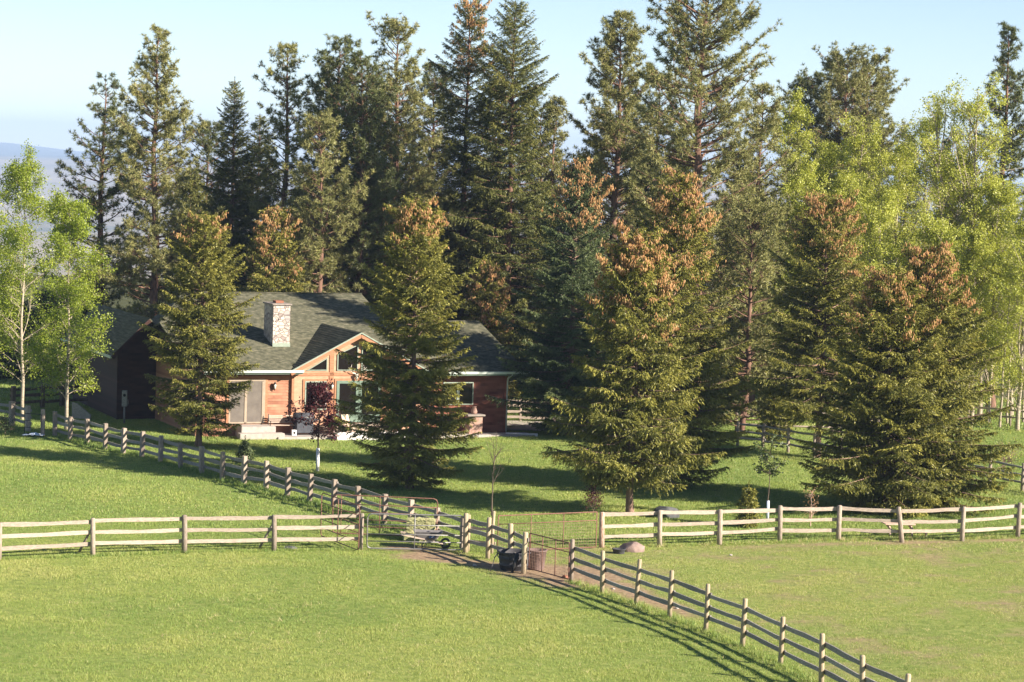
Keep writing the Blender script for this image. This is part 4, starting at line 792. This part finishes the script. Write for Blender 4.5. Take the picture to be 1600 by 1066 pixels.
# gable bay roof: each slope a triangle running back to the main roof
pk = (-7.87, -.55, 5.06); bk = (-7.87, 5.75, 5.06)
zl = 5.06 - 3.5 * .53
for s_ in (-1, 1):
    tip = (-7.87 + s_ * 3.52, -.55, zl); bt = (-7.87 + s_ * 3.52, -.35, zl)
    poly = [tip, pk, bk, bt] if s_ < 0 else [pk, tip, bt, bk]
    slab('gable_roof', poly, .08, M['roof'], roof)
    if s_ < 0: courses('gable_shingles', tip, pk, bk, bt, roof)
    d = Vector(pk) - Vector(tip)
    MB().bar(Vector(tip) + Vector((0, -.02, -.15)), Vector(pk) + Vector((0, -.02, -.15)), .05, .19).build('barge_board', M['trim_wood'], house)
    MB().bar(Vector(tip) + Vector((0, -.05, -.02)), Vector(pk) + Vector((0, -.05, -.02)), .06, .06).build('drip_edge', M['pale_green'], house)
# gutters and fascia
for (u0, u1, z) in ((-16.3, -10.75, rz_(-.55) - .06), (-4.3, .98, rz_(-.62) - .12)):
    v0 = -.66 if u0 < -10 else -.73
    m_ = MB(); m_.prism([(u0, v0, z + .07), (u0, v0 + .02, z - .05), (u0, v0 + .10, z - .06), (u0, v0 + .10, z + .07)], (u1 - u0, 0, 0)); m_.build('gutter', M['gutter'], house)
    MB().box(u0 + .02, u1 - .02, v0 + .105, v0 + .135, z - .13, z + .04).build('fascia', M['green_trim'], house)
    MB().box(u0 + .02, u1 - .02, v0 + .14, -.03, z - .13, z - .10).build('soffit', M['siding_dark'], house)
MB().tube([(.06, -.66, 3.0), (.06, -.10, 2.75), (.06, -.07, 2.6), (.06, -.07, .1)], .04, 8).build('downspout', M['gutter'], house)
MB().box(-.10, .03, -.06, .02, 0, 3.1).build('corner_board', M['siding_dark'], house)
MB().box(-11.20, -11.08, -.16, -.02, 0, 3.05).build('corner_board', M['trim_wood'], house)
MB().bar((-14.95, -.05, 3.0 - .17), (-11.2, -.05, 3.0 - .17), .03, .16).build('frieze_board', M['trim_wood'], house)
# chimney
u0, u1, v0, v1 = -11.39, -10.53, 2.6, 4.2
ch = MB().box(u0, u1, v0, v1, 3.7, 6.16).build('chimney', M['stone'], roof)
MB().box(u0 - .07, u1 + .07, v0 - .07, v1 + .07, 6.162, 6.24).build('cap', M['flagstone'], ch, bevel=.015)
MB().box(-11.14, -10.74, 3.05, 3.6, 6.242, 6.36).build('flue', M['flue'], ch)
MB().prism([(u0 - .02, v0 - .045, rz_(v0 - .05) - .02), (u1 + .02, v0 - .045, rz_(v0 - .05) - .02), (u1 + .02, v0 - .045, rz_(v0) + .17), (u0 - .02, v0 - .045, rz_(v0) + .17)], (0, .042, 0)).build('flashing', M['pale_green'], ch)
# windows
def win(poly, v, name, fm, fw=.05, gm=None, label=None, depth=.05, mull=(), parent=None):
    """poly: list of (u,z); frame bars on the outline, pane inside"""
    t = MB()
    n_ = len(poly); cx = sum(p[0] for p in poly) / n_; cz = sum(p[1] for p in poly) / n_
    area = sum(poly[i][0] * poly[(i + 1) % n_][1] - poly[(i + 1) % n_][0] * poly[i][1] for i in range(n_)) / 2
    inner = []
    for i in range(n_):
        p0, p1, p2 = [Vector(poly[(i + k) % n_]) for k in (-1, 0, 1)]
        d1 = (p1 - p0).normalized(); d2 = (p2 - p1).normalized(); s_ = 1 if area > 0 else -1
        n1 = Vector((-d1.y, d1.x)) * s_; n2 = Vector((-d2.y, d2.x)) * s_; bis = (n1 + n2).normalized(); inner.append(p1 + bis * fw / max(.3, bis.dot(n1)))
    vs = [(p[0], v - depth, p[1]) for p in poly] + [(p[0], v - depth, p[1]) for p in inner] + [(p[0], v, p[1]) for p in poly] + [(p[0], v, p[1]) for p in inner]
    fs = []
    for i in range(n_):
        j = (i + 1) % n_; fs += [(i, j, n_ + j, n_ + i), (i, 2 * n_ + i, 2 * n_ + j, j), (n_ + i, n_ + j, 3 * n_ + j, 3 * n_ + i)]
    t.add(vs, fs); 
    for (a, b_) in mull: t.box(min(a[0], b_[0]) - .02, max(a[0], b_[0]) + .02, v - depth + .008, v - .004, min(a[1], b_[1]), max(a[1], b_[1]))
    fo = t.build(name, fm, parent or house)
    MB().add([(p[0], v - .012, p[1]) for p in inner], [tuple(range(n_))]).build('pane', gm or M['glass'], fo)
    return fo
def casing(u0, u1, z0, z1, v, w_=.10, mat='trim_wood'):
    m_ = MB(); m_.box(u0 - w_, u0, v - .035, v, z0, z1 + w_); m_.box(u1, u1 + w_, v - .035, v, z0, z1 + w_); m_.box(u0, u1, v - .035, v, z1, z1 + w_); return m_.build('casing', M[mat], house)
GV = -.105
def gp(px, py):  # photo pixel on the bay's front plane -> (u, z)
    d = _ray(px, py); O = np.array([HO[0], HO[1], 0]); nn = np.array([HV[0], HV[1], 0]); O = O + nn * GV; t_ = ((O - CP) @ nn) / (d @ nn); p = CP + d * t_
    return float((p[:2] - HO) @ HU), float(p[2])
win([(-10.53, 1.25), (-9.42, 1.25), (-9.42, 2.66), (-10.53, 2.66)], GV, 'window', M['pale_green'], .06, mull=[((-9.97, 1.3), (-9.97, 2.6))]); casing(-10.53, -9.42, 1.2, 2.66, GV)
win([(-10.50, 3.17), (-9.42, 3.17), (-9.42, 3.82)], GV, 'window', M['pale_green'], .045)
win([(-8.92, 3.17), (-7.86, 3.17), (-7.86, 4.46), (-8.92, 3.98)], GV, 'window', M['pale_green'], .045)
win([(-7.68, 3.17), (-6.62, 3.17), (-6.62, 3.98), (-7.68, 4.46)], GV, 'window', M['pale_green'], .045)
win([(-6.12, 3.17), (-5.04, 3.17), (-6.12, 3.82)], GV, 'window', M['pale_green'], .045)
win([(-6.12, 1.25), (-5.04, 1.25), (-5.04, 2.66), (-6.12, 2.66)], GV, 'window', M['pale_green'], .06); casing(-6.12, -5.04, 1.2, 2.66, GV)
casing(-8.92, -6.64, FL, 2.68, GV)
for a in (-8.92, -7.77):
    d_ = win([(a, FL + .02), (a + 1.13, FL + .02), (a + 1.13, 2.68), (a, 2.68)], GV, 'door', M['green_trim'] if a > -8 else M['green_trim'], .14, depth=.06)
    MB().box(a + .14, a + .99, GV - .055, GV - .014, FL + .16, FL + .40).build('door_panel', M['green_trim'], d_)
    MB().tube([(a + (1.06 if a < -8 else .07), GV - .07, 1.6), (a + (1.06 if a < -8 else .07), GV - .10, 1.6), (a + (.98 if a < -8 else .15), GV - .10, 1.6)], .012, 6).build('handle', M['black_metal'], d_)
# trim beams on the bay
for (u0, u1, z0, z1) in ((-11.05, -4.5, 2.92, 3.08), (-9.30, -9.08, 2.77, 4.12), (-6.48, -6.24, 2.77, 4.12), (-9.30, -9.08, FL, 2.76), (-6.48, -6.24, FL, 2.76)):
    MB().box(u0, u1, GV - .03, GV - .002, z0, z1).build('trim_board', M['trim_wood'], house)
# sliding door left
sd_ = MB(); sd_.box(-14.30, -12.50, -.075, -.03, 2.66, 2.74); sd_.box(-14.30, -14.22, -.075, -.03, FL, 2.66); sd_.box(-12.58, -12.50, -.075, -.03, FL, 2.66); sd_.box(-13.52, -13.40, -.075, -.03, FL, 2.66); sd_.box(-14.22, -12.58, -.075, -.03, FL, FL + .07)
sl2 = sd_.build('sliding_door', M['tan_frame'], house)
MB().box(-14.22, -13.52, -.05, -.04, FL + .07, 2.66).build('pane', M['screen'], sl2); MB().box(-13.40, -12.58, -.062, -.055, FL + .07, 2.66).build('screen', M['screen'], sl2)
MB().box(-12.66, -12.58, -.085, -.063, FL + .02, 2.64).build('screen_frame', M['tan_frame'], sl2)
MB().box(-12.50, -12.38, -.07, -.028, FL, 2.80).build('casing', M['trim_wood'], house); MB().box(-14.42, -14.30, -.07, -.028, FL, 2.80).build('casing', M['trim_wood'], house)
# right wing window
win([(-3.35, 1.45), (-2.58, 1.45), (-2.58, 2.58), (-3.35, 2.58)], -.03, 'window', M['pale_green'], .05); win([(-2.55, 1.45), (-1.75, 1.45), (-1.75, 2.58), (-2.55, 2.58)], -.03, 'window', M['pale_green'], .05)
# garage wing at the far left, gable to the front
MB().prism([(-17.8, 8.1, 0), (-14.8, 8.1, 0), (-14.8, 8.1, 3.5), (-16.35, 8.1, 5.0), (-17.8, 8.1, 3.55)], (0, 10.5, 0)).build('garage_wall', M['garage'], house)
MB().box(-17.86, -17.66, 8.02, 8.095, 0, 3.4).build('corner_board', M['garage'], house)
for s_ in (-1, 1):
    e_ = (-16.4 + s_ * 1.9, 3.28); pl_ = [(e_[0], 7.3, e_[1]), (-16.4, 7.3, 5.15), (-16.4, 19.2, 5.15), (e_[0], 19.2, e_[1])]
    slab('garage_roof', pl_ if s_ < 0 else pl_[::-1], .10, M['roof'], roof)
    if s_ < 0: courses('garage_shingles', pl_[0], pl_[1], pl_[2], pl_[3], roof)
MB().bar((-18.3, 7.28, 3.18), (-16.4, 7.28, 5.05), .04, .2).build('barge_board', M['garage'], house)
MB().box(-18.40, -18.30, 7.35, 19.1, 3.14, 3.26).build('gutter', M['gutter'], house)

# items around the house: separate things placed in world space
def hw(u, v, z=0): p = HO + HU * u + HV * v; return (float(p[0]), float(p[1]), z)
# patio and steps
pat = MB().box(-12.3, -1.4, -1.75, -.03 - .1, -.05, .13).build('patio', M['concrete'], None, bevel=.02); pat.location = hw(0, 0); pat.rotation_euler = (0, 0, TH); tag(pat, kind='structure')
st = thing('door_steps', 'two pale stone steps below the sliding door', 'steps', hw(-13.0, -.6), TH)
MB().box(-.95, .75, -.55, .5, -.05, .58).build('step', M['concrete'], st, bevel=.02); MB().box(-1.15, 1.05, -1.05, -.552, -.05, .30).build('step', M['concrete'], st, bevel=.02)
for i, (u, sz) in enumerate([(-9.2, .30), (-8.5, .34), (-7.8, .30), (-7.0, .36), (-6.1, .33), (-5.2, .35)]):
    import bmesh
    r = np.random.default_rng(200 + i); bm = bmesh.new(); bmesh.ops.create_cube(bm, size=1); bmesh.ops.subdivide_edges(bm, edges=bm.edges[:], cuts=4, use_grid_fill=True)
    for v in bm.verts: v.co = Vector((v.co.x * .66, v.co.y * .4, v.co.z * .36 + .16)) + Vector(r.normal(0, .012, 3))
    me = bpy.data.meshes.new('edging_block'); bm.to_mesh(me); bm.free(); me.materials.append(M['white_stone']); o = link(bpy.data.objects.new('edging_block', me)); o.location = hw(u, -2.0); o.rotation_euler = (0, 0, TH + r.normal(0, .06))
    tag(o, ['white edging block at the left end of the patio row', 'second white edging block from the left along the patio', 'third white edging block from the left along the patio', 'white edging block at the left side of the broad spruce', 'white edging block behind the broad spruce', 'white edging block at the right end of the patio row'][i], 'stone block', 'white blocks edging the patio')
PZ = .13
sp3 = thing('door_stoop', 'tan stone stoop below the green glazed door', 'stoop', hw(-7.8, -.12), TH)
MB().box(-1.4, 1.5, -.95, -.02, .1, .60).build('platform', M['stoop'], sp3, bevel=.02); MB().box(-1.0, 1.1, -1.3, -.952, .1, .36).build('step', M['stoop'], sp3, bevel=.02)
def lantern(u, v, z, label):
    t = thing('wall_lamp', label, 'wall lamp', hw(u, v, z), TH, 'lanterns on the front wall')
    MB().box(-.05, .05, -.03, 0, -.16, .12).build('back_plate', M['black_metal'], t)
    MB().tube([(0, -.03, -.1), (0, -.10, -.22), (0, -.13, -.12)], .012, 6).build('bracket', M['black_metal'], t)
    MB().tube([(0, -.13, -.12), (0, -.13, .10)], [.045, .065], 8).build('lamp_glass', M['lamp_glass'], t)
    MB().tube([(0, -.13, .10), (0, -.13, .15), (0, -.13, .22)], [.085, .05, .01], 8).build('cap', M['black_metal'], t)
lantern(-12.05, -.03, 2.42, 'black lantern on the wall beside the sliding door'); lantern(-9.19, -.14, 2.42, 'black lantern on the wall between window and green door')
sk = thing('deer_skull', 'white antlered skull mounted above the green door', 'skull', hw(-7.95, -.16, 2.93), TH)
MB().tube([(0, -.02, .12), (0, -.09, .06), (0, -.12, -.12), (0, -.10, -.22)], [.06, .09, .06, .035], 8).build('skull', M['bone'], sk)
for s_ in (-1, 1):
    q = MB(); q.tube([(s_ * .05, -.05, .1), (s_ * .22, -.09, .14), (s_ * .36, -.16, .32), (s_ * .30, -.22, .55)], [.025, .022, .018, .006], 6)
    for p0, p1 in (((s_ * .22, -.09, .14), (s_ * .20, -.2, .34)), ((s_ * .34, -.14, .27), (s_ * .46, -.22, .42))): q.tube([p0, p1], [.016, .005], 5)
    q.build('antler', M['bone'], sk)
be_ = thing('garden_bench', 'pale slatted bench against the wall left of the window bay', 'bench', hw(-11.75, -.48, .02), TH)
BZ = .13
for k in range(4): MB().box(-.62, .62, .16, .19, BZ + .52 + .1 * k, BZ + .58 + .1 * k).build('back_slat', M['bench'], be_)
for k in range(4): MB().box(-.62, .62, -.25 + .1 * k, -.17 + .1 * k, BZ + .42, BZ + .445).build('seat_slat', M['bench'], be_)
for s_ in (-.64, .64): MB().tube([(s_, -.25, BZ + .0), (s_, -.25, BZ + .62), (s_, .12, BZ + .64), (s_, .20, BZ + .95), (s_, .17, BZ + .4), (s_, .2, BZ)], .022, 6).build('leg', M['black_metal'], be_)
gr_ = thing('barbecue', 'dark covered barbecue behind the purple maple', 'barbecue', hw(-10.75, -.75, PZ), TH)
MB().box(-.42, .42, -.28, .28, .1, .72).build('cabinet', M['grill'], gr_, bevel=.03); MB().tube([(-.48, -.0, .82), (.48, .0, .82)], .26, 14).build('lid', M['grill'], gr_)
MB().box(.43, .78, -.25, .25, .70, .74).build('side_shelf', M['grill'], gr_); MB().tube([(-.3, -.29, .86), (.3, -.29, .86)], .014, 6).build('handle', M['steel'], gr_)
for a in (-.34, .34): MB().tube([(a, -.2, .1), (a, -.2, 0)], .03, 8).build('caster', M['black_metal'], gr_)
bx = thing('speaker_box', 'small white box with round dark grille beside the bench', 'speaker', hw(-11.30, -1.0, PZ), TH)
MB().box(-.11, .11, -.1, .1, 0, .26).build('cabinet', M['white_plastic'], bx, bevel=.01); MB().tube([(0, -.102, .13), (0, -.112, .13)], .06, 12).build('grille', M['black_metal'], bx)
def chair(u, v, rz, mat, label, name='patio_chair'):
    t = thing(name, label, 'chair', hw(u, v, PZ), TH + rz)
    MB().prism([(-.26, -.24, .42), (.26, -.24, .42), (.26, .24, .38), (-.26, .24, .38)], (0, 0, .025)).build('seat', mat, t)
    MB().prism([(-.26, .24, .42), (.26, .24, .42), (.24, .42, .98), (-.24, .42, .98)], (0, .025, 0)).build('backrest', mat, t)
    for s_ in (-.28, .28):
        MB().tube([(s_, -.24, 0), (s_, -.26, .62), (s_, .30, .64)], .014, 6).build('armrest', M['black_metal'], t); MB().tube([(s_, .30, 0), (s_, .24, .4), (s_, .44, 1.0)], .014, 6).build('rear_leg', M['black_metal'], t)
chair(-8.55, -1.35, .5, M['chair_tan'], 'tan sling patio chair at the patio edge'); chair(-8.9, -.62, 2.9, M['chair_green'], 'grey green patio chair before the glazed door'); chair(-9.75, -1.2, -1.3, M['chair_tan'], 'tan sling chair half hidden by the purple maple')
tb3 = thing('patio_table', 'round dark patio table behind the purple maple', 'table', hw(-9.3, -1.1, PZ), TH)
MB().lathe([(0, .70), (.45, .70), (.46, .715), (.45, .73), (0, .73)], 24).build('tabletop', M['grill'], tb3); MB().tube([(0, 0, 0), (0, 0, .7)], .03, 8).build('pedestal', M['black_metal'], tb3)
bp_ = thing('stone_pillar', 'pinkish stone pillar with slab before the right wing window', 'pillar', hw(-2.05, -1.0, 0), TH)
MB().box(-.36, .36, -.3, .3, 0, 1.0).build('shaft', M['brick'], bp_, bevel=.03); MB().box(-.46, .46, -.4, .4, 1.002, 1.09).build('slab', M['flagstone'], bp_, bevel=.015)
MB().tube([(0, 0, 1.09), (0, 0, 1.2), (0, 0, 1.42), (0, 0, 1.46)], [.13, .17, .10, .12], 12).build('jar', M['brick'], bp_)
slb = MB().box(-1.5, 1.0, -1.6, -.35, -.02, .08).build('path', M['concrete'], None); slb.location = hw(0, 0); slb.rotation_euler = (0, 0, TH); tag(slb, kind='structure')
# electric meter post
mt = place('meter_post', 'grey electric meter box on a post by the dark garage wall', 'meter', 194, 662)
MB().tube([(0, 0, -.1), (0, 0, 1.0)], .045, 8).build('post', M['steel'], mt); MB().box(-.13, .13, -.08, .08, .85, 1.65).build('meter_box', M['steel'], mt, bevel=.02)
MB().tube([(.14, -.02, .9), (.17, -.02, 1.0), (.16, -.02, 1.2)], .03, 6).build('conduit', M['steel'], mt); MB().tube([(0, -.082, 1.42), (0, -.14, 1.42)], .07, 12).build('dial', M['glass'], mt)
# driveway behind the right corner, with a pale edge
x0, y0 = at(770, 671); x1, y1 = at(880, 662); dr = MB().box(-1.5, 9, 0, 4.2, -.02, .05).build('driveway', M['concrete'], None); dr.location = (x0, y0, 0); dr.rotation_euler = (0, 0, .02); tag(dr, kind='structure')
x0, y0 = at(790, 680); kb = MB().box(0, 1.6, -.12, .12, -.02, .13).build('kerb', M['white_stone'], None, bevel=.02); kb.location = (x0, y0, 0); kb.rotation_euler = (0, 0, -.03); tag(kb, kind='structure')
rw_ = place('retaining_wall', 'low sloping timber edge beside the dark garage wall', 'retaining wall', 112, 653, math.radians(-8))
MB().prism([(0, 0, -.1), (1.1, -.4, -.1), (1.1, -.4, .25), (.3, -.1, .75), (0, 0, .8)], (0, .12, 0)).build('boards', M['rail_grey'], rw_)

# ------------------------------------------------------------------ air
hz_ = MB().box(-5400, 5400, -60, 14800, -124, 150)
hm = bpy.data.materials.new('haze'); hm.use_nodes = True; n = hm.node_tree.nodes; n.remove(n["Principled BSDF"]); pv = n.new("ShaderNodeVolumePrincipled")
pv.inputs['Color'].default_value = (.50, .68, 1, 1); pv.inputs['Density'].default_value = .00013; hm.node_tree.links.new(pv.outputs[0], n["Material Output"].inputs['Volume'])
ho = hz_.build('haze', hm); tag(ho, kind='stuff')
# small stones in the bare soil by the gates
r = np.random.default_rng(77)
for i, (px, py, sz, lb) in enumerate([(742, 884, .07, 'fist sized tan stone in the dirt left of the black tub'), (1058, 951, .06, 'small pale stone at the foot of the sloping fence, lower of two'), (958, 921, .06, 'small pale stone beside the sloping fence, upper of two'), (1142, 868, .05, 'small pale stone in the grass of the right paddock')]):
    rock('stone', lb, 'stone', px, py, sz * 1.3, sz, sz * .8, M['concrete'], 300 + i, rz=i)
